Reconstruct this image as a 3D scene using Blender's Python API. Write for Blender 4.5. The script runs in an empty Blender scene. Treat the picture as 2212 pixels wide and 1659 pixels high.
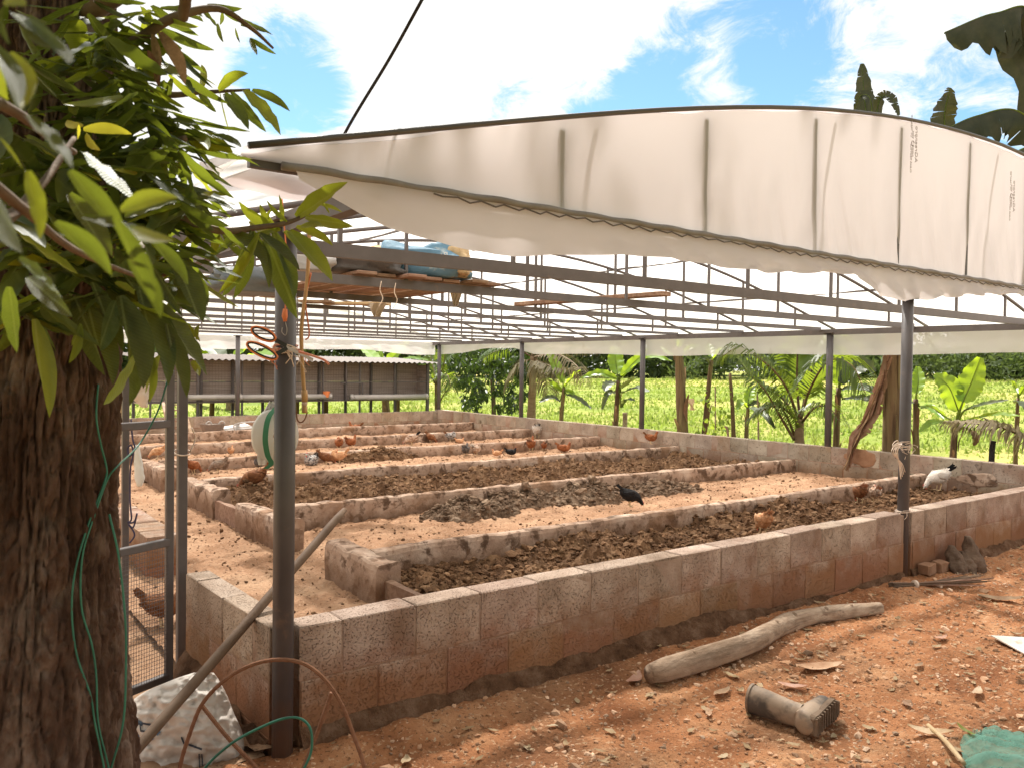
import bpy, math, random
import numpy as np
from mathutils import Vector, Matrix

random.seed(7)
S = bpy.context.scene
COL = S.collection
R = math.radians

# ------------------------------------------------------------------ camera
F_PX, PITCH, ROLL, YAW = 1748.0, -0.0206, 0.0138, 0.639      # focal length in 2212-wide photo pixels
CAM = np.array([-1.0765, -2.8117, 1.4275])
_fw = np.array([math.sin(YAW)*math.cos(PITCH), math.cos(YAW)*math.cos(PITCH), math.sin(PITCH)])
_r = np.array([math.cos(YAW), -math.sin(YAW), 0.0])
_u = np.cross(_r, _fw)
_r, _u = math.cos(ROLL)*_r+math.sin(ROLL)*_u, -math.sin(ROLL)*_r+math.cos(ROLL)*_u
cam = bpy.data.objects.new('camera', bpy.data.cameras.new('camera'))
COL.objects.link(cam)
cam.matrix_world = Matrix(((_r[0], _u[0], -_fw[0], CAM[0]), (_r[1], _u[1], -_fw[1], CAM[1]),
                           (_r[2], _u[2], -_fw[2], CAM[2]), (0, 0, 0, 1)))
cam.data.sensor_width = 36.0
cam.data.lens = F_PX/2212*36
cam.data.clip_start = 0.05
cam.data.clip_end = 900
cam.data.dof.use_dof = True
cam.data.dof.focus_distance = 4.5
cam.data.dof.aperture_fstop = 9.0
S.camera = cam

def at(x, y, **k):
    """a point of the place seen at photo pixel (x, y), on the plane X=, Y= or Z=, or at depth d="""
    d = _fw + _r*(x-1106)/F_PX - _u*(y-829.5)/F_PX
    (a, v), = k.items()
    if a == 'd':
        return CAM + d*v
    i = 'XYZ'.index(a)
    return CAM + d*(v-CAM[i])/d[i]
def pxm(P):
    """metres per photo pixel at the distance of P"""
    return float((np.array(P)-CAM) @ _fw)/F_PX

# ------------------------------------------------------------------ light, sky, exposure
SUN_AZ = np.array([0.30, 0.95]); SUN_AZ = SUN_AZ/np.linalg.norm(SUN_AZ)
SUN_EL = R(57)
sl = bpy.data.lights.new('sun', 'SUN'); sl.energy = 5.0; sl.angle = R(2.2); sl.color = (1.0, 0.95, 0.88)
sun = bpy.data.objects.new('sun', sl); COL.objects.link(sun)
sdir = Vector((SUN_AZ[0]*math.cos(SUN_EL), SUN_AZ[1]*math.cos(SUN_EL), math.sin(SUN_EL)))
sun.rotation_euler = sdir.to_track_quat('Z', 'Y').to_euler()
sun.location = (3, 5, 20)
W = bpy.data.worlds.new('World'); S.world = W; W.use_nodes = True
wt = W.node_tree; wn = wt.nodes; wl = wt.links
for n_ in list(wn): wn.remove(n_)
def wnode(t, **k):
    n = wn.new(t)
    for a, v in k.items(): setattr(n, a, v)
    return n
sky = wnode('ShaderNodeTexSky'); sky.sky_type = 'NISHITA'; sky.sun_disc = False
sky.sun_elevation = SUN_EL; sky.sun_rotation = math.atan2(SUN_AZ[0], SUN_AZ[1])
sky.air_density = 1.0; sky.dust_density = 0.15; sky.ozone_density = 1.0
bg = wnode('ShaderNodeBackground'); bg.inputs['Strength'].default_value = 0.07
wout = wnode('ShaderNodeOutputWorld')
tcw = wnode('ShaderNodeTexCoord'); sep = wnode('ShaderNodeSeparateXYZ')
wl.new(tcw.outputs['Generated'], sep.inputs[0])
def wmath(op, a, b=None, c=None):
    n = wnode('ShaderNodeMath', operation=op)
    for i, v in enumerate((a, b, c)):
        if v is None: continue
        if isinstance(v, (int, float)): n.inputs[i].default_value = v
        else: wl.new(v, n.inputs[i])
    return n.outputs[0]
zc = wmath('ADD', wmath('MAXIMUM', sep.outputs[2], 0.0), 0.22)
cx_ = wmath('DIVIDE', sep.outputs[0], zc); cy_ = wmath('DIVIDE', sep.outputs[1], zc)
comb = wnode('ShaderNodeCombineXYZ'); wl.new(cx_, comb.inputs[0]); wl.new(cy_, comb.inputs[1])
comb.inputs[2].default_value = 3.7
def wnoise(scale, detail, rough, dist=0.0):
    n = wnode('ShaderNodeTexNoise'); n.inputs['Scale'].default_value = scale; n.inputs['Detail'].default_value = detail
    n.inputs['Roughness'].default_value = rough; n.inputs['Distortion'].default_value = dist
    wl.new(comb.outputs[0], n.inputs['Vector']); return n.outputs['Fac']
cl = wmath('ADD', wmath('MULTIPLY', wnoise(1.3, 9, 0.62, 0.5), 0.9), wmath('SUBTRACT', wmath('MULTIPLY', wnoise(5.5, 10, 0.70, 0.8), 0.75), 0.17))
# wide clear gaps between the clouds (direction, angular size, depth)
gaps = [(625, 165, 0.995, 0.33), (1540, 140, 0.9895, 0.235), (1770, 40, 0.993, 0.16), (1340, 210, 0.996, 0.18), (2085, 190, 0.995, 0.2), (1150, 240, .996, .12)]
for gx, gy, gs, ga in gaps:
    d = at(gx, gy, d=1.0)-CAM; d = d/np.linalg.norm(d)
    vd = wnode('ShaderNodeVectorMath', operation='DOT_PRODUCT'); wl.new(tcw.outputs['Generated'], vd.inputs[0])
    vd.inputs[1].default_value = tuple(d)
    mr = wnode('ShaderNodeMapRange'); mr.interpolation_type = 'SMOOTHSTEP'
    mr.inputs['From Min'].default_value = gs; mr.inputs['From Max'].default_value = 1.0
    mr.inputs['To Min'].default_value = 0; mr.inputs['To Max'].default_value = ga
    wl.new(vd.outputs['Value'], mr.inputs['Value'])
    cl = wmath('SUBTRACT', cl, mr.outputs[0])
mr = wnode('ShaderNodeMapRange'); mr.interpolation_type = 'SMOOTHSTEP'
mr.inputs['From Min'].default_value = 0.33; mr.inputs['From Max'].default_value = 0.55
wl.new(cl, mr.inputs['Value'])
mixc = wnode('ShaderNodeMix'); mixc.data_type = 'RGBA'
tint = wnode('ShaderNodeMix'); tint.data_type = 'RGBA'; tint.blend_type = 'MULTIPLY'; tint.inputs['Factor'].default_value = 1.0
tint.inputs['B'].default_value = (0.84, 1.04, 1.04, 1); wl.new(sky.outputs[0], tint.inputs['A'])
wl.new(mr.outputs[0], mixc.inputs['Factor']); wl.new(tint.outputs['Result'], mixc.inputs['A'])
cloudcol = wnode('ShaderNodeMix'); cloudcol.data_type = 'RGBA'
cloudcol.inputs['A'].default_value = (5.6, 5.7, 5.8, 1); cloudcol.inputs['B'].default_value = (7.6, 7.35, 6.9, 1)
wl.new(wnoise(3.0, 6, 0.6), cloudcol.inputs['Factor'])
wl.new(cloudcol.outputs['Result'], mixc.inputs['B'])
wl.new(mixc.outputs['Result'], bg.inputs['Color']); wl.new(bg.outputs[0], wout.inputs[0])
S.view_settings.view_transform = 'Standard'; S.view_settings.look = 'None'
S.view_settings.gamma = 1.0; S.view_settings.use_curve_mapping = False
S.view_settings.exposure = 1.36
S.cycles.max_bounces = 8; S.cycles.diffuse_bounces = 4; S.cycles.glossy_bounces = 2
S.cycles.transmission_bounces = 6; S.cycles.transparent_max_bounces = 12
S.cycles.use_denoising = True
S.cycles.sample_clamp_indirect = 6.0

# ------------------------------------------------------------------ helpers
def vnoise(x, y, z=0.0, seed=0):
    x, y, z = np.broadcast_arrays(np.asarray(x, float), np.asarray(y, float), np.asarray(z, float))
    xi, yi, zi = np.floor(x).astype(np.int64), np.floor(y).astype(np.int64), np.floor(z).astype(np.int64)
    xf, yf, zf = x-xi, y-yi, z-zi
    def h(a, b, c):
        n = (a*374761393 + b*668265263 + c*2147483647 + seed*1274126177) & 0xFFFFFFFF
        n = ((n ^ (n >> 13))*1274126177) & 0xFFFFFFFF
        return ((n ^ (n >> 16)) & 0xFFFF)/65535.0
    u, v, w = [t*t*(3-2*t) for t in (xf, yf, zf)]
    def lerp(a, b, t): return a+(b-a)*t
    return lerp(lerp(lerp(h(xi, yi, zi), h(xi+1, yi, zi), u), lerp(h(xi, yi+1, zi), h(xi+1, yi+1, zi), u), v),
                lerp(lerp(h(xi, yi, zi+1), h(xi+1, yi, zi+1), u), lerp(h(xi, yi+1, zi+1), h(xi+1, yi+1, zi+1), u), v), w)*2-1
def fbm(x, y, z=0.0, o=4, seed=0, g=0.5):
    t, a, s = 0.0, 1.0, 1.0
    for k in range(o):
        t = t+a*vnoise(np.asarray(x)*s, np.asarray(y)*s, np.asarray(z)*s, seed+k*17); a *= g; s *= 2.03
    return t

ORG = {}
def tag(o, label=None, cat=None, group=None, kind=None):
    for k, v in (('label', label), ('category', cat), ('group', group), ('kind', kind)):
        if v: o[k] = v
    return o
def thing(name, loc, label, cat, group=None, rz=0.0):
    o = bpy.data.objects.new(name, None); COL.objects.link(o)
    o.location = [float(c) for c in loc]; o.rotation_euler = (0, 0, rz); o.empty_display_size = 0.05
    ORG[o.name] = np.array([float(c) for c in loc])
    return tag(o, label, cat, group)
def link_mesh(name, me, parent=None, loc=None):
    o = bpy.data.objects.new(name, me); COL.objects.link(o)
    if loc is not None: o.location = [float(c) for c in loc]
    if parent is not None:
        o.parent = parent
        ORG[o.name] = ORG.get(parent.name, np.zeros(3))
    return o
class MB:
    """collects geometry for one mesh"""
    def __init__(s): s.v = []; s.f = []; s.c = []
    def add(s, vs, fs, c=None):
        b = len(s.v); s.v.extend([tuple(map(float, p)) for p in vs]); s.f.extend([tuple(i+b for i in q) for q in fs])
        if c is not None: s.c.extend([c]*len(vs))
        return s
    def box(s, c, size, ax=None, cham=0.0, jit=0.0):
        c = np.array(c, float); hx, hy, hz = [t/2 for t in size]
        A = np.eye(3) if ax is None else np.array(ax, float)
        if cham <= 0:
            P = [(x*hx, y*hy, z*hz) for x in (-1, 1) for y in (-1, 1) for z in (-1, 1)]
            Fq = [(0, 1, 3, 2), (4, 6, 7, 5), (0, 4, 5, 1), (2, 3, 7, 6), (0, 2, 6, 4), (1, 5, 7, 3)]
        else:
            P, idx, Fq = [], {}, []
            for x in (-1, 1):
                for y in (-1, 1):
                    for z in (-1, 1):
                        for a in range(3):
                            q = [x*(hx-cham), y*(hy-cham), z*(hz-cham)]; q[a] = (x, y, z)[a]*(hx, hy, hz)[a]
                            idx[(x, y, z, a)] = len(P); P.append(tuple(q))
            for a in range(3):
                b, c2 = (a+1) % 3, (a+2) % 3
                for sg in (-1, 1):
                    q = []
                    for (u, v) in ((-1, -1), (1, -1), (1, 1), (-1, 1)):
                        k = [0, 0, 0]; k[a] = sg; k[b] = u; k[c2] = v; q.append(idx[(*k, a)])
                    Fq.append(tuple(q if sg > 0 else q[::-1]))
                for u in (-1, 1):
                    for v in (-1, 1):
                        k0 = [0, 0, 0]; k1 = [0, 0, 0]; k0[a] = -1; k1[a] = 1; k0[b] = k1[b] = u; k0[c2] = k1[c2] = v
                        q = [idx[(*k0, b)], idx[(*k1, b)], idx[(*k1, c2)], idx[(*k0, c2)]]
                        Fq.append(tuple(q if u*v < 0 else q[::-1]))
            for x in (-1, 1):
                for y in (-1, 1):
                    for z in (-1, 1):
                        q = [idx[(x, y, z, 0)], idx[(x, y, z, 1)], idx[(x, y, z, 2)]]
                        Fq.append(tuple(q if x*y*z > 0 else q[::-1]))
        P = np.array(P)
        if jit: P = P+np.array([[random.uniform(-jit, jit) for _ in range(3)] for _ in P])
        return s.add(P @ A+c, Fq)
    def bar(s, a, b, w, h=None, up=(0, 0, 1), cham=0.0):
        a, b = np.array(a, float), np.array(b, float); d = b-a; ln = np.linalg.norm(d); d = d/ln
        up = np.array(up, float)
        if abs(d @ up) > 0.95: up = np.array((1.0, 0, 0))
        sd = np.cross(up, d); sd /= np.linalg.norm(sd); u2 = np.cross(d, sd)
        return s.box((a+b)/2, (ln, w, h or w), (d, sd, u2), cham)
    def tube(s, path, rad, n=8, flat=1.0, cap=True, up=None, rough=0.0, seed=0):
        P = np.array(path, float); m = len(P)
        rad = np.full(m, rad) if np.isscalar(rad) else np.array(rad, float)
        T = np.gradient(P, axis=0); T /= np.linalg.norm(T, axis=1)[:, None]+1e-12
        nrm = np.array(up if up is not None else (0, 0, 1), float)
        if abs(nrm @ T[0]) > 0.95: nrm = np.array((0, 1.0, 0)) if up is None else np.array((1.0, 0, 0))
        vs = []
        for i in range(m):
            nrm = nrm-T[i]*(nrm @ T[i]); nrm /= np.linalg.norm(nrm)+1e-12
            bi = np.cross(T[i], nrm)
            for k in range(n):
                a = 2*math.pi*k/n
                rr = rad[i]
                if rough: rr = rr*(1+rough*float(fbm(math.cos(a)*1.7+i*0.31, math.sin(a)*1.7, i*0.23, 3, seed)))
                vs.append(P[i]+rr*(math.cos(a)*nrm+math.sin(a)*bi*flat))
        fs = [(i*n+k, i*n+(k+1) % n, (i+1)*n+(k+1) % n, (i+1)*n+k) for i in range(m-1) for k in range(n)]
        if cap: fs += [tuple(range(n))[::-1], tuple(range((m-1)*n, m*n))]
        return s.add(vs, fs)
    def grid(s, P, close=False):
        """P: array (a, b, 3)"""
        a, b = P.shape[:2]; base = len(s.v); s.v.extend(map(tuple, P.reshape(-1, 3).tolist()))
        for i in range(a-1):
            r0 = base+i*b
            s.f.extend([(r0+j, r0+j+1, r0+b+j+1, r0+b+j) for j in range(b-1)])
        return s
    def mesh(s, name, mat, smooth=False, off=None):
        me = bpy.data.meshes.new(name)
        V = np.array(s.v) if off is None else np.array(s.v)-off
        me.from_pydata(V.tolist(), [], s.f)
        if s.c and len(s.c) == len(s.v):
            at_ = me.attributes.new('tone', 'FLOAT', 'POINT'); at_.data.foreach_set('value', np.array(s.c, np.float32))
        me.materials.append(MAT[mat] if isinstance(mat, str) else mat)
        if smooth: me.polygons.foreach_set('use_smooth', [True]*len(me.polygons))
        me.update(); return me
    def build(s, name, mat, parent=None, smooth=False, local=False):
        off = None
        if parent is not None and not local: off = ORG[parent.name]
        return link_mesh(name, s.mesh(name, mat, smooth, off), parent)
    def solo(s, name, mat, label=None, cat=None, group=None, kind=None, smooth=False, base=None):
        """a thing of one mesh, its origin at its base"""
        V = np.array(s.v)
        if base is None: base = np.array([V[:, 0].mean(), V[:, 1].mean(), V[:, 2].min()])
        o = link_mesh(name, s.mesh(name, mat, smooth, np.array(base)), None, base)
        ORG[o.name] = np.array(base, float)
        return tag(o, label, cat, group, kind)
def spline(pts, n):
    P = np.array(pts, float); m = len(P)
    E = np.vstack([2*P[0]-P[1], P, 2*P[-1]-P[-2]]); out = []
    for t in np.linspace(0, m-1-1e-9, n):
        i = int(t); f = t-i; a, b, c, d = E[i], E[i+1], E[i+2], E[i+3]
        out.append(0.5*((2*b)+(-a+c)*f+(2*a-5*b+4*c-d)*f*f+(-a+3*b-3*c+d)*f**3))
    return np.array(out)
def unit(v): v = np.array(v, float); return v/(np.linalg.norm(v)+1e-12)
# ------------------------------------------------------------------ materials
MAT = {}
def mk(name, cols, scale=6.0, detail=6.0, rough=0.85, bump=0.0, bscale=None, bdist=0.01, stretch=(1, 1, 1), spots=None, spec=0.3,
       trans=None, tfac=0.0, rnd=0.0, tone=0.0, zstain=None, veins=False, coat=0.0, metal=0.0, bands=None, alpha=None, contrast=1.0, pits=None):
    """a procedural material: colour from fractal noise (cols: 2-4 colours), optional spots / stains / translucency / bump"""
    m = bpy.data.materials.new(name); m.use_nodes = True; nt = m.node_tree; N = nt.nodes; Lk = nt.links
    for n in list(N): N.remove(n)
    def nd(t, **k):
        n = N.new(t)
        for a, v in k.items():
            if a in n.inputs.keys() if hasattr(n.inputs, 'keys') else False: n.inputs[a].default_value = v
            else: setattr(n, a, v)
        return n
    def val(sock, v):
        if isinstance(v, (int, float, tuple)): sock.default_value = v
        else: Lk.new(v, sock)
    def math_(op, a, b=None, clamp=False):
        n = N.new('ShaderNodeMath'); n.operation = op; n.use_clamp = clamp; val(n.inputs[0], a)
        if b is not None: val(n.inputs[1], b)
        return n.outputs[0]
    def noise(sc, det=6.0, ro=0.6, vec=None, dist=0.0):
        n = N.new('ShaderNodeTexNoise'); n.inputs['Scale'].default_value = sc; n.inputs['Detail'].default_value = det
        n.inputs['Roughness'].default_value = ro; n.inputs['Distortion'].default_value = dist; Lk.new(vec or co, n.inputs['Vector']); return n.outputs['Fac']
    def mix(f, a, b, bt='MIX'):
        n = N.new('ShaderNodeMix'); n.data_type = 'RGBA'; n.blend_type = bt
        val(n.inputs['Factor'], f); val(n.inputs['A'], a); val(n.inputs['B'], b); return n.outputs['Result']
    def rng(v, a, b, c=0.0, d=1.0):
        n = N.new('ShaderNodeMapRange'); n.interpolation_type = 'SMOOTHSTEP'; val(n.inputs['Value'], v)
        for i, t in zip(('From Min', 'From Max', 'To Min', 'To Max'), (a, b, c, d)): n.inputs[i].default_value = t
        return n.outputs[0]
    tc = N.new('ShaderNodeTexCoord'); oi = N.new('ShaderNodeObjectInfo')
    add = N.new('ShaderNodeVectorMath'); add.operation = 'ADD'; Lk.new(tc.outputs['Object'], add.inputs[0])
    sc_ = N.new('ShaderNodeVectorMath'); sc_.operation = 'SCALE'; sc_.inputs[0].default_value = (31.0, 17.0, 23.0); Lk.new(oi.outputs['Random'], sc_.inputs['Scale'])
    Lk.new(sc_.outputs[0], add.inputs[1])
    mp = N.new('ShaderNodeMapping'); mp.inputs['Scale'].default_value = stretch; Lk.new(add.outputs[0], mp.inputs['Vector'])
    co = mp.outputs[0]
    c4 = [tuple(c)+(1.0,) for c in cols]
    if len(c4) == 1: col = mix(0.0, c4[0], c4[0])
    else:
        cr = N.new('ShaderNodeValToRGB'); e = cr.color_ramp.elements
        lo, hi = 0.5-0.19/contrast, 0.5+0.19/contrast
        e[0].position = lo; e[0].color = c4[0]; e[1].position = hi; e[1].color = c4[-1]
        for i, c in enumerate(c4[1:-1]):
            q = e.new(lo+(hi-lo)*(i+1)/(len(c4)-1)); q.color = c
        Lk.new(noise(scale, detail), cr.inputs[0]); col = cr.outputs[0]
    if bands:                                            # stretched streaks (wood grain, stem fibres)
        st, sc, amt, bc = bands
        mp2 = N.new('ShaderNodeMapping'); mp2.inputs['Scale'].default_value = st; Lk.new(add.outputs[0], mp2.inputs['Vector'])
        col = mix(math_('MULTIPLY', rng(noise(sc, 5, 0.65, mp2.outputs[0]), 0.42, 0.66), amt), col, tuple(bc)+(1.0,))
    if spots:                                            # list of (scale, lo, hi, colour, amount)
        for (ss, lo, hi, scol, amt) in spots:
            col = mix(math_('MULTIPLY', rng(noise(ss, 5, 0.62, None, 0.4), lo, hi), amt), col, tuple(scol)+(1.0,))
    pit = None
    if pits:                                             # small open holes of a rough cast block
        ps, lo, hi, pc, amt = pits
        pit = math_('MULTIPLY', rng(noise(ps, 3, 0.55, None, 0.6), lo, hi), 1.0)
        col = mix(math_('MULTIPLY', pit, amt), col, tuple(pc)+(1.0,))
    if zstain:                                           # splashed soil climbing from the ground (world height)
        z0, z1, zc_, amt = zstain
        g = N.new('ShaderNodeNewGeometry'); sp = N.new('ShaderNodeSeparateXYZ'); Lk.new(g.outputs['Position'], sp.inputs[0])
        nz = noise(7.0, 6, 0.65, g.outputs['Position'])
        h = math_('ADD', sp.outputs[2], math_('MULTIPLY', math_('SUBTRACT', nz, 0.5), (z1-z0)*1.6))
        col = mix(math_('MULTIPLY', rng(h, z1, z0), amt), col, tuple(zc_)+(1.0,))
    if rnd:
        hsv = N.new('ShaderNodeHueSaturation'); Lk.new(col, hsv.inputs['Color'])
        wn_ = N.new('ShaderNodeTexWhiteNoise'); wn_.noise_dimensions = '1D'; Lk.new(oi.outputs['Random'], wn_.inputs['W'])
        val(hsv.inputs['Value'], math_('ADD', math_('MULTIPLY', oi.outputs['Random'], rnd*1.6), 1-rnd*0.8))
        val(hsv.inputs['Hue'], math_('ADD', math_('MULTIPLY', wn_.outputs['Value'], rnd*0.12), 0.5-rnd*0.06))
        col = hsv.outputs[0]
    if tone:
        an = N.new('ShaderNodeAttribute'); an.attribute_name = 'tone'
        hsv = N.new('ShaderNodeHueSaturation'); Lk.new(col, hsv.inputs['Color'])
        val(hsv.inputs['Value'], math_('ADD', math_('MULTIPLY', an.outputs['Fac'], tone), 1-tone*0.5)); col = hsv.outputs[0]
    vein = None
    if veins:                                            # pale midrib and fine side veins of a leaf (leaf-space coordinates)
        sp = N.new('ShaderNodeSeparateXYZ'); Lk.new(tc.outputs['Object'], sp.inputs[0]); ay = math_('ABSOLUTE', sp.outputs[1])
        ribm = rng(ay, .016, .004)
        vein = math_('SINE', math_('MULTIPLY', math_('SUBTRACT', sp.outputs[0], math_('MULTIPLY', ay, .75)), 150.0))
        col = mix(math_('MULTIPLY', ribm, .55), col, (.22, .25, .09, 1)); col = mix(math_('MULTIPLY', rng(vein, .8, 1.0), .22), col, (.16, .19, .06, 1))
    p = N.new('ShaderNodeBsdfPrincipled'); val(p.inputs['Base Color'], col); p.inputs['Roughness'].default_value = rough
    p.inputs['Specular IOR Level'].default_value = spec; p.inputs['Metallic'].default_value = metal
    if coat: p.inputs['Coat Weight'].default_value = coat; p.inputs['Coat Roughness'].default_value = 0.25
    if bump or pit is not None:
        hh = noise(bscale or scale*4, 7, 0.65)
        hsum = math_('MULTIPLY', hh, bump if bump else 0.0)
        if vein is not None: hsum = math_('SUBTRACT', hsum, math_('MULTIPLY', vein, .12))
        if pit is not None: hsum = math_('SUBTRACT', hsum, math_('MULTIPLY', pit, 0.9))
        b = N.new('ShaderNodeBump'); b.inputs['Strength'].default_value = 1.0; b.inputs['Distance'].default_value = bdist
        Lk.new(hsum, b.inputs['Height']); Lk.new(b.outputs[0], p.inputs['Normal'])
    out = N.new('ShaderNodeOutputMaterial'); sh = p.outputs[0]
    if tfac:
        t = N.new('ShaderNodeBsdfTranslucent')
        val(t.inputs['Color'], mix(1.0, col, tuple(trans)+(1.0,), 'MULTIPLY') if len(trans) == 3 and max(trans) > 1.0 else tuple(trans)+(1.0,))
        ms = N.new('ShaderNodeMixShader'); ms.inputs[0].default_value = tfac; Lk.new(sh, ms.inputs[1]); Lk.new(t.outputs[0], ms.inputs[2]); sh = ms.outputs[0]
    if alpha:
        t = N.new('ShaderNodeBsdfTransparent'); ms = N.new('ShaderNodeMixShader'); ms.inputs[0].default_value = alpha
        Lk.new(sh, ms.inputs[1]); Lk.new(t.outputs[0], ms.inputs[2]); sh = ms.outputs[0]
    Lk.new(sh, out.inputs[0]); MAT[name] = m; return m

mk('dirt', [(.23, .09, .038), (.40, .175, .078), (.54, .29, .15)], 3.0, 10, .95, 1.0, 70, .016, spots=[(1.1, .52, .7, (.17, .085, .045), .55), (42, .56, .66, (.58, .39, .24), .7), (60, .56, .64, (.10, .045, .022), .75), (9, .58, .68, (.15, .07, .035), .5)], spec=.15)
mk('pen_dirt', [(.27, .145, .08), (.40, .235, .14), (.50, .32, .20)], 2.5, 10, .95, 1.0, 50, .018, spots=[(1.6, .5, .72, (.2, .115, .065), .55), (33, .57, .65, (.11, .06, .035), .7), (60, .57, .64, (.55, .39, .27), .5)], spec=.12)
mk('grass_soil', [(.12, .17, .03), (.19, .24, .045), (.31, .30, .09)], .35, 10, .95, 1.0, 9, .08, spots=[(.06, .46, .62, (.46, .37, .13), .8), (.9, .56, .66, (.33, .25, .12), .55), (2.5, .55, .7, (.2, .24, .04), .5)], spec=.1)
mk('grass', [(.12, .19, .035), (.18, .25, .05), (.29, .30, .09)], .5, 4, .7, trans=(.28, .37, .06), tfac=.45, tone=.7, spots=[(.08, .5, .66, (.45, .40, .13), .7)])
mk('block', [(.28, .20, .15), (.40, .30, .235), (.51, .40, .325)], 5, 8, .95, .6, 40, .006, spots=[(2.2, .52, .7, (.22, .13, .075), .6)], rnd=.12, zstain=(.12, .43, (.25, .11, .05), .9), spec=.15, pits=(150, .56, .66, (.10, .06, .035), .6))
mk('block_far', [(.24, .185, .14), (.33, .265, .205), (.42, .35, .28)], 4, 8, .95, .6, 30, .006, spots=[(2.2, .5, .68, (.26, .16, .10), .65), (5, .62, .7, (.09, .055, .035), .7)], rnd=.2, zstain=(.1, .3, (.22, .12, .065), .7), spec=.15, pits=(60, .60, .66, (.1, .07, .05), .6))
mk('mortar', [(.30, .21, .155), (.42, .31, .245)], 9, 8, .97, 1, 60, .01, zstain=(.12, .43, (.23, .105, .05), .9), spec=.1)
mk('plaster', [(.28, .185, .13), (.41, .29, .215), (.52, .405, .32)], 4.5, 9, .95, .8, 30, .012, spots=[(6.5, .54, .64, (.075, .042, .026), .9), (13, .50, .62, (.13, .08, .052), .7), (2.6, .52, .7, (.27, .155, .09), .8)], zstain=(.10, .24, (.17, .095, .055), .75), spec=.12)
mk('footing', [(.09, .045, .024), (.17, .09, .05), (.27, .165, .105)], 11, 10, .97, 1, 30, .05, spec=.1)
mk('brick', [(.24, .125, .07), (.33, .19, .115)], 12, 6, .95, .8, 60, .006)
mk('steel', [(.085, .072, .07), (.115, .098, .095)], 9, 7, .5, .15, 60, .001, spots=[(18, .62, .72, (.2, .11, .07), .35)], spec=.4)
mk('post_paint', [(.06, .052, .054), (.088, .076, .076)], 5, 8, .42, .12, 80, .001, spots=[(9, .6, .75, (.22, .14, .1), .4)], spec=.45, zstain=(.0, .25, (.13, .065, .035), .8))
mk('film', [(.74, .71, .66), (.82, .79, .75)], 2, 6, .55, trans=(.88, .85, .81), tfac=.72, spots=[(3.0, .62, .74, (.5, .38, .3), .35)], spec=.3, alpha=.34)
mk('gable_film', [(.64, .60, .595), (.70, .665, .655)], 1.3, 7, .5, trans=(.66, .605, .605), tfac=.52, spots=[(1.7, .56, .74, (.60, .54, .49), .4)], spec=.3)
mk('skirt_film', [(.68, .66, .64), (.76, .74, .72)], 2, 6, .45, trans=(.6, .58, .56), tfac=.45, spots=[(2.4, .6, .75, (.45, .36, .3), .4)], spec=.4, alpha=.22)
mk('print', [(.33, .28, .265)], rough=.7)
mk('bark', [(.062, .033, .022), (.115, .069, .05), (.23, .165, .13)], 14, 10, .95, 1, 60, .012, stretch=(1, 1, .45), spots=[(5, .58, .7, (.26, .2, .165), .5)], spec=.1)
mk('twig', [(.10, .065, .04), (.17, .12, .08)], 20, 6, .9, .6, 60, .004)
mk('mango_leaf', [(.028, .043, .016), (.045, .064, .022), (.07, .088, .032)], 7, 5, .5, .3, 40, .003, trans=(.30, .36, .025), tfac=.26, rnd=.55, spec=.32, veins=True, spots=[(26, .66, .72, (.12, .10, .03), .5)])
mk('young_leaf', [(.08, .12, .018), (.13, .17, .026)], 7, 5, .45, .15, 60, .002, trans=(.48, .52, .03), tfac=.42, rnd=.3, spec=.4, veins=True)
mk('yellow_leaf', [(.36, .32, .03), (.45, .42, .05)], 8, 5, .5, trans=(.75, .68, .05), tfac=.45, rnd=.2)
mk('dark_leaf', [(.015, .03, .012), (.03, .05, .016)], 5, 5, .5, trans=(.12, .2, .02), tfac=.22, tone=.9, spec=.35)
mk('far_leaf', [(.022, .038, .017), (.05, .07, .028), (.075, .095, .04)], .4, 5, .7, trans=(.16, .22, .05), tfac=.25, tone=.9, spec=.15)
mk('light_leaf', [(.07, .12, .02), (.13, .19, .03)], 3, 5, .55, trans=(.4, .5, .05), tfac=.4, tone=.8, spec=.3)
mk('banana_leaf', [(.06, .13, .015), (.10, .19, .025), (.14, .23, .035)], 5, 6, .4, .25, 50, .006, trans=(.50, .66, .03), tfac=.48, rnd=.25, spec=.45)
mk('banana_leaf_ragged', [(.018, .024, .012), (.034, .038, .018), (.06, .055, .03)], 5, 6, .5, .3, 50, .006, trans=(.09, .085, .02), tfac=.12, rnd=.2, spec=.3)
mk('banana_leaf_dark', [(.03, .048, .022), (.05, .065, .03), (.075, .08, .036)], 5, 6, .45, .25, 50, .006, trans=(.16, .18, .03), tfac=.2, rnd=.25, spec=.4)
mk('dry_leaf', [(.13, .07, .035), (.22, .125, .065), (.32, .21, .13)], 8, 7, .85, .6, 40, .006, trans=(.3, .17, .07), tfac=.2, rnd=.4)
mk('litter_leaf', [(.26, .14, .075), (.40, .26, .16), (.58, .44, .32)], 9, 7, .8, .5, 60, .004, trans=(.4, .25, .13), tfac=.15, rnd=.45)
mk('banana_stem', [(.10, .055, .028), (.17, .105, .05), (.21, .17, .07)], 4, 6, .7, .5, 30, .01, stretch=(1, 1, .18), bands=((14, 14, .6), 2.2, .8, (.06, .03, .015)))
mk('palm_leaf', [(.035, .06, .014), (.065, .10, .02)], 4, 5, .45, trans=(.32, .42, .03), tfac=.35, rnd=.3, spec=.4)
mk('palm_leaf_dry', [(.11, .085, .045), (.2, .16, .08)], 4, 5, .7, trans=(.3, .25, .1), tfac=.25, rnd=.3)
mk('palm_trunk', [(.19, .115, .065), (.29, .2, .125)], 6, 7, .9, .8, 20, .015, stretch=(1, 1, 3))
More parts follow.
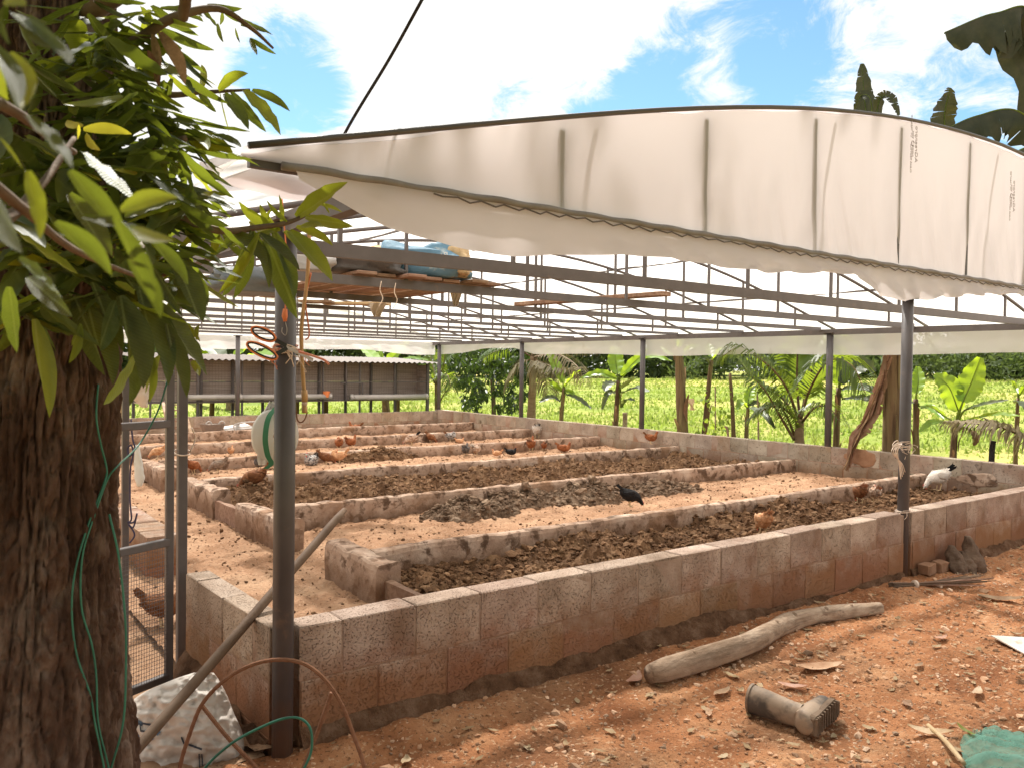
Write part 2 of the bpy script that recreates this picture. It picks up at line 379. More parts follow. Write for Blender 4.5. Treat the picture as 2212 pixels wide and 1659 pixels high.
mk('plank', [(.19, .11, .07), (.28, .175, .115), (.37, .25, .17)], 6, 7, .8, .5, 40, .004, bands=((2, 24, 24), 1.5, .6, (.15, .07, .035)), rnd=.25)
mk('log_wood', [(.25, .165, .105), (.37, .265, .185), (.5, .39, .29)], 9, 9, .9, 1.0, 22, .014, stretch=(.5, 1, 1), bands=((1.0, 20, 20), 1.6, .65, (.12, .075, .045)), spots=[(9, .6, .68, (.13, .08, .05), .6)])
mk('pole_wood', [(.095, .055, .032), (.17, .11, .07)], 8, 7, .7, .4, 50, .003)
mk('bamboo', [(.42, .24, .10), (.54, .34, .16)], 18, 6, .55, .2, 60, .002)
mk('rubber', [(.05, .04, .033), (.10, .08, .065)], 6, 7, .6, .3, 40, .004, spots=[(5, .38, .58, (.36, .26, .18), .85)], spec=.3)
mk('sole', [(.13, .085, .055), (.2, .14, .095)], 20, 7, .9, .8, 50, .006)
mk('mud', [(.085, .052, .034), (.14, .092, .062), (.2, .14, .1)], 9, 8, .95, 1, 30, .02)
mk('manure', [(.085, .044, .023), (.16, .088, .046), (.27, .165, .092)], 9, 9, .95, 1, 40, .02, tone=.7, spec=.15)
mk('heap', [(.085, .05, .03), (.17, .11, .07), (.32, .235, .165)], 12, 9, .95, 1, 30, .03, tone=.7, spec=.15)
mk('pebble', [(.30, .16, .085), (.42, .25, .15), (.6, .45, .33)], 3, 4, .9, tone=.9, spec=.15)
mk('rust', [(.17, .075, .04), (.26, .13, .075)], 40, 6, .9, .5, 90, .002)
mk('green_wire', [(.025, .12, .08), (.05, .2, .135)], 9, 4, .45)
mk('black_rope', [(.02, .016, .016), (.05, .04, .04)], 60, 4, .9)
mk('blue_cord', [(.03, .025, .06), (.06, .05, .1)], 40, 4, .6)
mk('twine', [(.55, .42, .33), (.72, .6, .5)], 40, 5, .9)
mk('pink_twine', [(.55, .2, .14), (.65, .3, .2)], 40, 5, .9)
mk('orange_strap', [(.62, .17, .07), (.72, .25, .11)], 30, 5, .7)
mk('black_plastic', [(.02, .02, .022), (.03, .03, .03)], 9, 4, .35)
mk('orange_plastic', [(.70, .19, .06), (.78, .26, .1)], 9, 4, .35)
mk('pvc', [(.36, .33, .31), (.44, .41, .38)], 6, 6, .4, spots=[(5, .6, .75, (.25, .19, .15), .5)])
mk('corrugated', [(.06, .042, .032), (.10, .072, .054)], 3, 6, .6, .2, 30, .004)
mk('cage_board', [(.34, .27, .235), (.44, .36, .31)], 2, 6, .8, bands=((1, 1, 30), 1.0, .4, (.085, .06, .05)))
mk('sack', [(.50, .44, .385), (.64, .58, .52)], 6, 7, .6, .35, 22, .012, spots=[(4, .56, .7, (.36, .24, .16), .55)], spec=.3)
mk('bag_white', [(.70, .68, .64), (.8, .78, .75)], 6, 6, .4, .3, 30, .008, spec=.45, trans=(.7, .68, .64), tfac=.25)
mk('bag_green', [(.03, .14, .07), (.05, .19, .1)], 6, 5, .5)
mk('bag_blue', [(.08, .17, .25), (.14, .26, .36)], 7, 6, .6, .4, 20, .01, spots=[(7, .56, .66, (.5, .5, .45), .5)])
mk('bag_tan', [(.42, .29, .15), (.55, .42, .26)], 7, 6, .8, .5, 20, .015)
mk('tarp_dark', [(.07, .062, .058), (.12, .105, .1)], 6, 6, .5, .4, 15, .02)
mk('tarp_pale', [(.33, .31, .30), (.46, .44, .43)], 6, 6, .6, .5, 15, .02)
mk('tarp_blue', [(.13, .15, .18), (.22, .24, .27)], 6, 6, .5, .5, 15, .02)
mk('seam_film', [(.20, .17, .16), (.30, .265, .25)], 8, 6, .6, .4, 20, .01)
mk('red_print', [(.45, .05, .04)], rough=.7)
mk('ink', [(.05, .055, .07)], rough=.7)
mk('blue_print', [(.10, .16, .23)], rough=.7)
mk('yellow_print', [(.5, .33, .04)], rough=.7)
mk('net', [(.09, .27, .20), (.19, .42, .33)], 8, 6, .6, .8, 120, .01, alpha=.45)
mk('paper', [(.66, .58, .5), (.8, .75, .68)], 7, 7, .7, spots=[(7, .52, .64, (.45, .24, .15), .7)])
mk('basin', [(.19, .14, .11), (.26, .2, .16)], 6, 6, .7)
mk('grey_metal', [(.28, .25, .23), (.4, .37, .34)], 6, 6, .45, spots=[(5, .55, .7, (.3, .18, .11), .6)], metal=.3)
mk('comb', [(.55, .03, .03), (.62, .06, .05)], 30, 4, .5)
mk('hen_leg', [(.55, .40, .22), (.62, .48, .3)], 60, 4, .6)
mk('eye', [(.02, .012, .01)], rough=.15)
def feathers(name, cols, spots=None):
    mk(name, cols, 22, 6, .75, .8, 55, .012, stretch=(.55, 1, 1), spots=spots, spec=.2, tone=.75)
feathers('hen_rust', [(.16, .05, .018), (.28, .095, .035), (.40, .16, .07)])
feathers('hen_brown', [(.09, .035, .016), (.19, .075, .03), (.29, .13, .06)])
feathers('hen_pale', [(.42, .19, .08), (.58, .31, .16), (.70, .45, .28)])
feathers('hen_black', [(.008, .008, .009), (.02, .018, .018)])
feathers('hen_grey', [(.07, .06, .055), (.13, .11, .1), (.22, .19, .17)])
feathers('hen_greybrown', [(.16, .105, .07), (.27, .2, .15), (.38, .3, .24)])
feathers('hen_white', [(.55, .48, .41), (.72, .66, .59)], [(24, .6, .68, (.1, .075, .06), .7)])
feathers('hen_speckled', [(.3, .27, .25), (.5, .46, .43)], [(30, .5, .56, (.03, .025, .025), .9)])
feathers('hen_mixed', [(.30, .14, .07), (.55, .4, .3), (.66, .58, .5)], [(14, .52, .6, (.1, .05, .03), .8)])
# ------------------------------------------------------------------ ground, field, far wood
L, M, HW, ZW, ZB = 8.2, 12.4, 0.47, 0.28, 1.96
WY = [1.72, 3.43, 5.41, 7.17, 9.06, 10.95]           # near faces of the low bed dividers
BEDX = 1.12                                          # left end of the beds

def field_z(x, y):
    dx, dy = x-CAM[0], y-CAM[1]; dist = np.hypot(dx, dy); az = np.arctan2(dx, dy)
    rise = np.clip((az-0.55)/0.55, 0, 1)*0.011+0.004
    return np.clip(dist-14, 0, 90)*rise
def radial_sheet(az0, az1, na, dists, zf):
    az = np.linspace(az0, az1, na); A, D = np.meshgrid(az, dists, indexing='ij')
    X = CAM[0]+np.sin(A)*D; Y = CAM[1]+np.cos(A)*D
    return np.stack([X, Y, zf(X, Y)], -1)
m = MB()                                             # one sheet out to the horizon
d_ = np.concatenate([np.linspace(0.0, 30, 26), np.linspace(32, 110, 40), [150, 250, 400, 600]])
P = radial_sheet(0, 2*math.pi, 145, d_, lambda x, y: field_z(x, y)-0.16+np.clip((np.hypot(x-4, y-6)-9)/6, 0, 1)*0.15)
m.grid(P); tag(m.build('field_ground', 'grass_soil', smooth=True), kind='structure')

def yard_z(X, Y):                                    # trodden red dirt in front of the wall, with wheel tracks
    z = 0.018*fbm(X*1.3, Y*1.3, 0, 4, 3)+0.007*fbm(X*9, Y*9, 0, 4, 5)+0.0055*fbm(X*28, Y*28, 0, 3, 8)
    u = (Y+1.42)+0.16*(X-2.0)+0.08*np.sin(X*1.1)       # across the track
    for off, w, dep in ((0.0, .10, -.030), (-.36, .09, -.026), (.16, .05, .014), (-.19, .05, .016)):
        z = z+dep*np.exp(-((u-off)/w)**2)*(0.7+0.3*np.sin(X*38+off*9)*np.sign(-dep))
    z = z+0.035*np.exp(-((Y+0.06)/0.16)**2)*(X > -.2)
    return z
xs = np.concatenate([np.linspace(-5, -1.2, 40), np.linspace(-1.18, 5.6, 360), np.linspace(5.65, 12, 120)])
ys = np.concatenate([np.linspace(-5, -2.4, 30), np.linspace(-2.38, 0.03, 190)])
X, Y = np.meshgrid(xs, ys, indexing='ij')
m = MB(); m.grid(np.stack([X, Y, yard_z(X, Y)], -1)); tag(m.build('yard_ground', 'dirt', smooth=True), kind='structure')
# dirt to the left of the pen, by the gate
xs = np.linspace(-5, -.05, 170); ys = np.linspace(0.034, 14, 300)
X, Y = np.meshgrid(xs, ys, indexing='ij')
m = MB(); m.grid(np.stack([X, Y, 0.012*fbm(X*2, Y*2, 0, 4, 13)+0.008*fbm(X*15, Y*15, 0, 3, 15)], -1)); tag(m.build('path_ground', 'pen_dirt', smooth=True), kind='structure')

def floor_z(X, Y):
    t = np.clip((X-0.9)/1.0, 0, 1); t = t*t*(3-2*t)
    t = np.where((Y < WY[0]) | ((Y > WY[1]) & (Y < WY[2])), t*.25, t)
    return 0.03+t*0.10+0.016*fbm(X*1.7, Y*1.7, 0, 4, 21)+0.012*fbm(X*11, Y*11, 0, 4, 23)+0.010*fbm(X*27, Y*27, 0, 2, 29)
xs = np.linspace(-.09, L-.01, 330); ys = np.linspace(0.03, M, 430)
X, Y = np.meshgrid(xs, ys, indexing='ij')
m = MB(); m.grid(np.stack([X, Y, floor_z(X, Y)], -1)); tag(m.build('pen_floor', 'pen_dirt', smooth=True), kind='structure')

# ------------------------------------------------------------------ block walls
BL, BH = 0.315, 0.205
def block_mesh(mat, lx, ly, lz):
    m = MB(); m.box((0, 0, 0), (lx, ly, lz), None, 0.004, 0.002); return m.mesh('block', mat)
def block_wall(label, p0, p1, thick, top, courses, first, mat, cuts=(), foot=True, jseed=1):
    """blocks laid from p0 to p1 (outer face on that line, wall lies to the left of it)"""
    p0, p1 = np.array(p0, float), np.array(p1, float); d = unit(p1-p0); n = np.array((-d[1], d[0])); ln = np.linalg.norm(p1-p0)
    ang = math.atan2(d[1], d[0]); rg = random.Random(jseed)
    root = thing('block_wall', (*p0, 0), label, 'wall')
    segs, x0 = [], 0.0
    for c in cuts: segs.append((x0, c[0])); x0 = c[1]
    segs.append((x0, ln))
    vars_ = {}
    for s0, s1 in segs:
        core = MB(); mid = p0+d*(s0+s1)/2+n*thick/2
        core.box((*mid, (top-.006-.1)/2-.004), (s1-s0-.006, thick-.0045, top+.1-.012), ((d[0], d[1], 0), (n[0], n[1], 0), (0, 0, 1)))
        core.build('mortar_core', 'mortar', root)
        for k in range(courses):
            z1 = top-k*BH; z0 = z1-BH+.005
            x = first-BL*12+(k % 2)*BL*0.48
            while x < s1:
                a, b = max(x, s0), min(x+BL-.005, s1); x += BL
                if b-a < 0.04: continue
                key = (round(b-a, 2), rg.randint(0, 3))
                if key not in vars_: vars_[key] = block_mesh(mat, b-a, thick, BH-.005)
                o = link_mesh('block', vars_[key], root)
                c = p0+d*(a+b)/2+n*(thick/2+rg.uniform(-.0012, .0012))
                o.location = (c[0]-p0[0], c[1]-p0[1], (z0+z1)/2+rg.uniform(-.003, .003))
                o.rotation_euler = (rg.uniform(-.008, .008), rg.uniform(-.006, .006), ang+rg.uniform(-.008, .008))
        if foot:                                     # rough concrete footing spilling out at the base
            xs = np.linspace(s0, s1, int((s1-s0)/.03)+2); prof = np.array([(.004, .085), (-.010, .078), (-.024, .06), (-.034, .04), (-.046, .015), (-.06, -.05), (-.06, -.12)])
            G = []
            for t in xs:
                row = []
                for (o_, z_) in prof:
                    nz = float(fbm(t*11, z_*19, o_*17, 4, jseed*7)); nz2 = float(fbm(t*1.4, 0.3, 0, 3, jseed*7+3))
                    q = p0+d*t+n*(o_*(1+nz2*.9)+nz*.016-.004*(o_ > -.01)); row.append((q[0], q[1], z_*(1+.6*nz2)+nz*.024))
                G.append(row)
            fm = MB(); fm.grid(np.array(G)); fm.build('footing', 'footing', root)
    return root
fw_ = block_wall('long low front wall of weathered grey cement blocks facing the red yard', (0.062, 0.0), (L, 0.0), 0.125, HW, 3, 0.2333-.062, 'block', cuts=((4.30, 4.395),), jseed=3)
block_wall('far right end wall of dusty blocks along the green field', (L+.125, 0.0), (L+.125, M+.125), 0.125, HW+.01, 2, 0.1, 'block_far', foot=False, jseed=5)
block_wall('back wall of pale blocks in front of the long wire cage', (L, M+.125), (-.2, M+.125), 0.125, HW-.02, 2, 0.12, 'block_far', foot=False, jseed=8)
block_wall('short slanting wing wall of blocks between corner post and gate post', (-.075, 1.0), (-.03, .055), 0.105, HW, 3, .16, 'block', jseed=11)
q0, q1 = at(232, 1098, Z=.30), at(318, 1160, Z=.30)
block_wall('low stub of blocks behind the wire gate beside the tree', q0[:2], q1[:2], .2, .30, 2, .1, 'block', foot=False, jseed=14)
# plaster scars on the walls: knocked-off plaster patch beside the dead banana leaf
def patch(name, label, px, py, rx, rz, Xp, mat, seed):
    m = MB(); c = at(px, py, X=Xp); n = 28
    ring = []
    for k in range(n):
        a = 2*math.pi*k/n; r = 1+.22*float(fbm(math.cos(a)*2, math.sin(a)*2, seed, 3, seed))
        ring.append((Xp-.002, c[1]+math.cos(a)*rx*r, c[2]+math.sin(a)*rz*r))
    inner = [(Xp-.009, c[1]+(p[1]-c[1])*.8, c[2]+(p[2]-c[2])*.8) for p in ring]
    m.add(ring+inner+[(Xp-.010, c[1], c[2])], [(k, (k+1) % n, n+(k+1) % n, n+k) for k in range(n)]+[(n+k, n+(k+1) % n, 2*n) for k in range(n)])
    return m.solo(name, mat, label, 'plaster')
patch('plaster_patch', 'bare pinkish plaster patch on end wall beside the dead hanging leaf', 1862, 988, .20, .10, L-.004, 'brick', 4)
patch('plaster_patch', 'pale crusty plaster patch low on end wall behind the white hen', 2112, 1035, .2, .075, L-.004, 'plaster', 7)
for (px, py) in ((2003, 1228), (2030, 1223)):
    c = at(px, py, Y=-.06); m = MB(); m.box((c[0], -.06, c[2]), (.11, .08, .075), None, .008, .006)
    m.solo('loose_brick', 'brick', 'orange brick at the wall foot, %s of two beside the right post' % ('left' if px < 2010 else 'right'), 'brick', 'bricks at the wall foot')

# ------------------------------------------------------------------ low plastered bed dividers
def rough_wall(x0, x1, y0, y1, zt, seed, along='x', z0=-.05, jag=.012):
    """rough-topped plastered wall as one closed mesh"""
    ln = (x1-x0) if along == 'x' else (y1-y0); n = max(6, int(ln/.035)); m = MB(); G = []
    T = (y1-y0) if along == 'x' else (x1-x0)
    prof = [(0, z0), (0, .06), (0, .12), (0, .18), (0, zt-.035), (.008, zt-.008), (.024, zt), (T*.5, zt+.002), (T-.024, zt), (T-.008, zt-.008), (T, zt-.035), (T, .12), (T, z0)]
    for i in range(n+1):
        t = i/n*ln; row = []
        end = 1.0
        sag = jag*.9*float(fbm(t*.8, seed, 0, 4, seed))
        for (o, z) in prof:
            nz = float(fbm(t*9, o*9+z*11, seed, 4, seed)); o2 = o+nz*.005
            z2 = z if z < 0 else z+sag*(z/zt)+nz*jag*.5
            row.append((x0+t, y0+o2, z2) if along == 'x' else (x0+o2, y0+t, z2))
        G.append(row)
    G = np.array(G); m.grid(G); k = len(prof)
    for i, rev in ((0, False), (n, True)):
        base = i*k; q = tuple(range(base, base+k)); m.f.append(q[::-1] if not rev else q)
    return m
div_names = ['nearest the front wall', 'second from the front wall', 'third from the front wall', 'third from the back wall', 'second from the back wall', 'nearest the back wall']
stubs = [(1.40, 2.12), (2.86, 3.95), (4.58, 5.70), (6.45, 7.35), (8.85, 9.4), (10.7, 11.2)]
for k, y in enumerate(WY):
    root = thing('divider_wall', (BEDX, y, 0), 'low rough plastered bed divider, %s' % div_names[k], 'wall', 'bed dividers')
    rough_wall(BEDX+.13, L-.003, y, y+.10, ZW+(.006 if k % 2 else -.004), 40+k).build('wall_body', 'plaster', root, smooth=False)
    a, b = stubs[k]
    rough_wall(BEDX-.03, BEDX+.13, a, b, ZW-.004, 60+k, 'y', jag=.018).build('end_stub', 'plaster', root)
def board(name, a, b, t, h, mat, label, z0=0.0, tilt=0.0):
    m = MB(); a, b = np.array(a, float), np.array(b, float); a[2] += h/2+z0; b[2] += h/2+z0
    d = unit(b-a); n = 9; G = []
    sd = np.array((-d[1], d[0], 0))
    for i in range(n):
        c = a+(b-a)*i/(n-1); w = .004*math.sin(i*1.3+a[0]*5)
        G.append([c+sd*(t/2+w)+(0, 0, h/2+w), c+sd*(-t/2+w)+(0, 0, h/2-w), c+sd*(-t/2+w)+(0, 0, -h/2), c+sd*(t/2+w)+(0, 0, -h/2), c+sd*(t/2+w)+(0, 0, h/2+w)])
    m.grid(np.array(G)); m.f += [(0, 1, 2, 3), tuple((n-1)*5+q for q in (3, 2, 1, 0))]
    return m.solo(name, mat, label, 'board', base=((a+b)/2*np.array((1, 1, 0))))
board('retaining_board', (1.19, .14, 0.02), (1.17, 1.40, 0.02), .05, .15, 'plank', 'brown board closing the nearest manure bed beside the front wall')
board('retaining_board', (1.15, 3.96, 0.03), (1.13, 4.57, 0.03), .045, .17, 'plank', 'short board closing the second manure bed between two stubs')
q0, q1 = at(300, 990, Z=.27), at(402, 1012, Z=.27)
board('retaining_board', (q0[0], q0[1], .05), (q1[0], q1[1], .05), .06, .22, 'plank', 'thick pale board behind the gate bar under the pale hen')

# ------------------------------------------------------------------ manure beds and heaps
def lumpy(x0, x1, y0, y1, zb, amp, res, seed, name, mat, label, edge=.15, grow=None):
    xs = np.arange(x0, x1, res); ys = np.linspace(y0, y1, int((y1-y0)/res)+1)
    X, Y = np.meshgrid(xs, ys, indexing='ij')
    n1 = fbm(X*2.1, Y*2.1, 0, 3, seed); n2 = np.abs(fbm(X*8, Y*8, 0, 3, seed+5)); n3 = fbm(X*22, Y*22, 0, 3, seed+9)
    Z = zb+amp*(.7*n1+.75*n2*(1+.6*n1)+.42*n3)
    if grow is not None: Z = Z*grow(X)+(1-grow(X))*.02
    m = MB(); m.grid(np.stack([X, Y, Z], -1)); return m, (X, Y, Z)
ICO = None
def ico():
    t = (1+5**.5)/2
    v = np.array([(-1, t, 0), (1, t, 0), (-1, -t, 0), (1, -t, 0), (0, -1, t), (0, 1, t), (0, -1, -t), (0, 1, -t), (t, 0, -1), (t, 0, 1), (-t, 0, -1), (-t, 0, 1)])
    f = [(0, 11, 5), (0, 5, 1), (0, 1, 7), (0, 7, 10), (0, 10, 11), (1, 5, 9), (5, 11, 4), (11, 10, 2), (10, 7, 6), (7, 1, 8), (3, 9, 4), (3, 4, 2), (3, 2, 6), (3, 6, 8), (3, 8, 9), (4, 9, 5), (2, 4, 11), (6, 2, 10), (8, 6, 7), (9, 8, 1)]
    return v/np.linalg.norm(v[0]), f
ICO = ico()
def clods(pts, sizes, seed, flat=.7):
    """many small angular lumps in one mesh"""
    rg = np.random.RandomState(seed); v, f = ICO; n = len(pts); m = MB()
    V = np.repeat(v[None], n, 0)*(1+rg.uniform(-.38, .38, (n, 12, 1)))
    V = V*np.array(sizes)[:, None, None]*rg.uniform(.7, 1.35, (n, 1, 3)); V[:, :, 2] *= flat
    a = rg.uniform(0, 6.28, n); ca, sa = np.cos(a)[:, None], np.sin(a)[:, None]
    x = V[:, :, 0]*ca-V[:, :, 1]*sa; y = V[:, :, 0]*sa+V[:, :, 1]*ca; V = np.stack([x, y, V[:, :, 2]], -1)+np.array(pts)[:, None, :]
    Fa = np.array(f)[None]+12*np.arange(n)[:, None, None]
    m.v = list(map(tuple, V.reshape(-1, 3).tolist())); m.f = list(map(tuple, Fa.reshape(-1, 3).tolist()))
    m.c = list(np.repeat(rg.uniform(0, 1, n), 12)); return m
def bed(x0, x1, y0, y1, zb, seed, n, label):
    m, (X, Y, Z) = lumpy(x0, x1, y0, y1, zb, .07, .024, seed, '', '', '')
    m.c = list(np.clip(.5+.35*fbm(X*6, Y*6, 0, 3, seed+2), 0, 1).ravel())
    rg = np.random.RandomState(seed); i = rg.randint(0, X.shape[0], n); j = rg.randint(0, X.shape[1], n)
    pts = np.stack([X[i, j]+rg.uniform(-.01, .01, n), Y[i, j], Z[i, j]+.004], -1)
    c = clods(pts, rg.gamma(1.7, .0052, n)+.004, seed+1)
    b = len(m.v); m.v += c.v; m.f += [tuple(q+b for q in t) for t in c.f]; m.c += c.c
    o = m.build('manure_bed', 'manure'); return tag(o, label, kind='stuff')
bed(1.24, L-.02, .14, WY[0]-.005, .115, 71, 16000, 'dark crumbly manure filling the bed behind the front wall')
bed(1.20, L-.02, WY[1]+.11, WY[2]-.005, .115, 75, 10000, 'dark crumbly manure filling the second bed')
def heap(px, py, rx, ry, h, seed, label, ztop=None, mat='heap'):
    c = at(px, py, Z=.14); n, k = 84, 28; G = []
    ca, sa = 1.0, 0.0
    for i in range(k):
        t = i/(k-1); row = []
        for j in range(n+1):
            a = 2*math.pi*(j % n)/n; r = t*(1+.16*float(fbm(math.cos(a)*1.5, math.sin(a)*1.5, seed, 3, seed)))
            x, y = c[0]+math.cos(a)*rx*r, c[1]+math.sin(a)*ry*r
            z = .11+h*(1-t**2.2)*(1+.3*float(fbm(x*3, y*3, 0, 2, seed)))+.05*(1-t*.5)*abs(float(fbm(x*9, y*9, 0, 3, seed+4)))+.026*float(fbm(x*24, y*24, 0, 3, seed))-(.05 if i == k-1 else 0)
            row.append((x, y, z))
        G.append(row)
    G = np.array(G); m = MB(); m.grid(G); m.c = list(np.clip(.5+.4*fbm(G[..., 0]*9, G[..., 1]*9, 0, 3, seed), 0, 1).ravel())
    rg = np.random.RandomState(seed); nn = 900; i = rg.randint(1, k, nn); j = rg.randint(0, n, nn)
    cl_ = clods(G[i, j]+(0, 0, .004), rg.gamma(1.6, .0062, nn)+.004, seed)
    b = len(m.v); m.v += cl_.v; m.f += [tuple(q+b for q in t) for t in cl_.f]; m.c += cl_.c
    return m.solo('manure_heap', mat, label, 'heap', 'manure heaps', base=(c[0], c[1], .11))
heap(1012, 1108, .50, .30, .10, 81, 'flat pale manure heap nearest the pole end, leftmost of the row')
heap(1130, 1085, .50, .34, .11, 83, 'brown manure heap, second from left in the dirt bed')
heap(1265, 1075, .50, .36, .13, 87, 'tallest manure heap in the row, left of the black hen')
heap(1420, 1060, .62, .30, .07, 89, 'low spread manure heap behind the black hen')
heap(812, 992, .75, .28, .12, 91, 'small dry dung heap on the third bed behind the corner post', mat='manure')
# crumbs on the pen floor
rg = np.random.RandomState(5); n = 10000
X_, Y_ = rg.uniform(.05, L-.1, n), rg.uniform(.15, 9, n)**1.0
tag(clods(np.stack([X_, Y_, floor_z(X_, Y_)+.003], -1), rg.gamma(1.3, .0034, n)+.0022, 6).build('dung_crumbs', 'manure'), 'dark crumbs of dung scattered over the pen floor', kind='stuff')
# ------------------------------------------------------------------ posts, roof frame
def post(label, x, y, z0, z1, r, plate=True):
    root = thing('steel_post', (x, y, z0), label, 'post')
    m = MB(); m.tube([(x, y, z0-.25), (x, y, (z0+z1)/2), (x, y, z1)], r, 20); m.build('shaft', 'post_paint', root, smooth=True)
    if plate:
        m = MB(); m.box((x, y, z1+.006), (r*3.2, r*3.2, .012)); m.build('cap_plate', 'steel', root)
    return root
post('thick grey steel corner post beside the mango tree with scissors tied on', 0.0, 0.0, 0.0, ZB-.03, .0375)
post('grey steel post with twine standing in the gap of the front wall', 4.40, 0.03, 0.0, ZB-.03, .0375)
for k, y in enumerate((3.02, 6.28, 9.45, 12.45)):
    post('grey steel post on the end wall, %s from the right' % ('first', 'second', 'third', 'fourth')[k], L+.06, y, HW-.02, ZB-.05, .042)
post('slim grey steel post in front of the wire cage', 3.85, M+.06, HW-.05, ZB-.02, .042)
XL, XR, ZA, RISE = -.37, 8.57, 1.99, .76
_px = np.array([-.37, -.14, .16, .72, 1.49, 2.23, 2.97, 3.6, 4.1]); _pz = np.array([1.99, 2.05, 2.13, 2.275, 2.465, 2.605, 2.705, 2.755, 2.768])
_ax = np.linspace(-.37, 4.1, 60); _c = np.polyfit(_px, _pz, 4); _az = np.polyval(_c, _ax)
def arc_z(x):
    h = 4.1-np.abs(np.asarray(x, float)-4.1)          # measured half profile, mirrored
    return np.interp(h, _ax, _az)
frame = thing('roof_frame', (0, 0, ZB), 'dark steel frame of arched trusses carrying the plastic roof', 'roof frame')
def truss(y, chord, main):
    tr = MB(); tr.bar((XL+.05 if main else XL+.02, y, ZB+.005), (L+.03 if main else XR, y, ZB+.005), .034 if main else .022, chord)
    t = tr.build('truss_chord', 'steel', frame)
    xs = np.linspace(XL+.01, XR-.01, 41)
    a = MB(); a.tube(np.stack([xs, np.full(41, y) if main else np.full(41, -.667), arc_z(xs)+(-.02 if main else .010)], -1), .0165 if main else .0095, 8); a.build('arch', 'steel', t, smooth=True)
    step = .75 if not main else 1.02
    x = 0.73-.75 if not main else .55
    while x < 8.3:
        if arc_z(np.array(x))-ZB > .13:
            s = MB(); s.bar((x, y, ZB+.025), (x, y, float(arc_z(np.array(x)))-.025), .020 if main else .024, up=(0, 1, 0)); s.build('strut', 'steel', t)
        x += step
TY = [.755+1.195*k for k in range(10)]
truss(-.6365, .024, False)
for k, y in enumerate(TY): truss(y, (.066, .058, .046)[k] if k < 3 else .036, True)
for (x, nm) in ((L+.06, 'end_beam'), (0.0, 'side_beam')):
    m = MB(); m.bar((x, -.62, ZB-.035), (x, M+.35, ZB-.035), .05, .07); m.build(nm, 'steel', frame)
for x in (.9, 2.4, 4.1, 5.8, 7.3):                    # purlins along the vault
    m = MB(); m.bar((x, -.62, float(arc_z(np.array(x)))-.008), (x, 12.0, float(arc_z(np.array(x)))-.008), .022, .022); m.build('purlin', 'steel', frame)
# ------------------------------------------------------------------ plastic film
cover = thing('plastic_cover', (4.1, -.66, ZB), 'white translucent plastic sheeting stretched over the arched shed', 'sheeting')
xs = np.linspace(XL-.06, XR+.06, 150); ys = np.linspace(-.665, M+.4, 170)
X, Y = np.meshgrid(xs, ys, indexing='ij')
ph = np.abs(((Y-.755)/1.195) % 1.0-.5)*2
Z = arc_z(np.clip(X, XL, XR))+.008-.018*(1-ph**2)+.012*fbm(X*1.2, Y*2.4, 0, 4, 33)*(1-ph**4)+.007*fbm(X*6, Y*1.5, 0, 3, 35)
Z = Z-np.clip(XL+.01-X, 0, 1)*.9-np.clip(X-XR+.01, 0, 1)*.9
m = MB(); m.grid(np.stack([X, Y, Z], -1)); m.build('roof_sheet', 'film', cover, smooth=True)
xb = np.linspace(XL, XR, 120); tb = np.linspace(0, 1, 14); Xb, Tb = np.meshgrid(xb, tb, indexing='ij')   # closed back gable
m = MB(); m.grid(np.stack([Xb, M+.36+.02*fbm(Xb*3, Tb*2, 0, 3, 44), ZB-.01+(arc_z(Xb)+.02-ZB)*Tb], -1)); m.build('back_gable_sheet', 'film', cover, smooth=True)
# front gable sheet, pleated towards its lower edge
xs = np.linspace(XL, XR, 520); tz = np.linspace(0, 1, 46)
X, T = np.meshgrid(xs, tz, indexing='ij')
zb_ = ZB+.012; Z = zb_+(arc_z(X)+.012-zb_)*T
fall = np.clip(1-T*1.25, 0, 1)**1.2*np.clip((X-1.1)/1.2, 0, 1)
pl = np.sin(X*30+1.6*fbm(X*2, T*.9, 0, 3, 41)*3+(1-T)*X*1.2)*.5+fbm(X*18+T*2.0, T*.7, 0, 3, 43)
stru = np.abs(((X-.73)/.75) % 1.0-.5)*2               # 1 at a strut, 0 midway
Yg = -.655-.013*pl*fall+.020*(1-stru**3)*np.sin(T*math.pi)
m = MB(); m.grid(np.stack([X, Yg, Z], -1)); gable = m.build('gable_sheet', 'gable_film', cover, smooth=True)
# the rolled seam along the gable foot, laced to the chord
m = MB(); xs = np.linspace(XL+.1, XR-.05, 400)
m.tube(np.stack([xs, -.668+.003*np.sin(xs*9), ZB+.004+.002*np.sin(xs*31)], -1), .0125, 8); m.build('rolled_seam', 'seam_film', cover, smooth=True)
m = MB()
for i, x in enumerate(np.arange(.2, 8.4, .088)):      # lacing zigzag
    h_ = .005+.007*abs(math.sin(i*i*1.3)); x_m = x+.03+.03*abs(math.sin(i*2.7)); m.tube([(x, -.682, ZB-.009), (x_m, -.686, ZB-.010-h_), (x+.088, -.682, ZB-.009)], .0028, 5)
tag(m.build('lacing', 'steel', cover), kind='stuff')
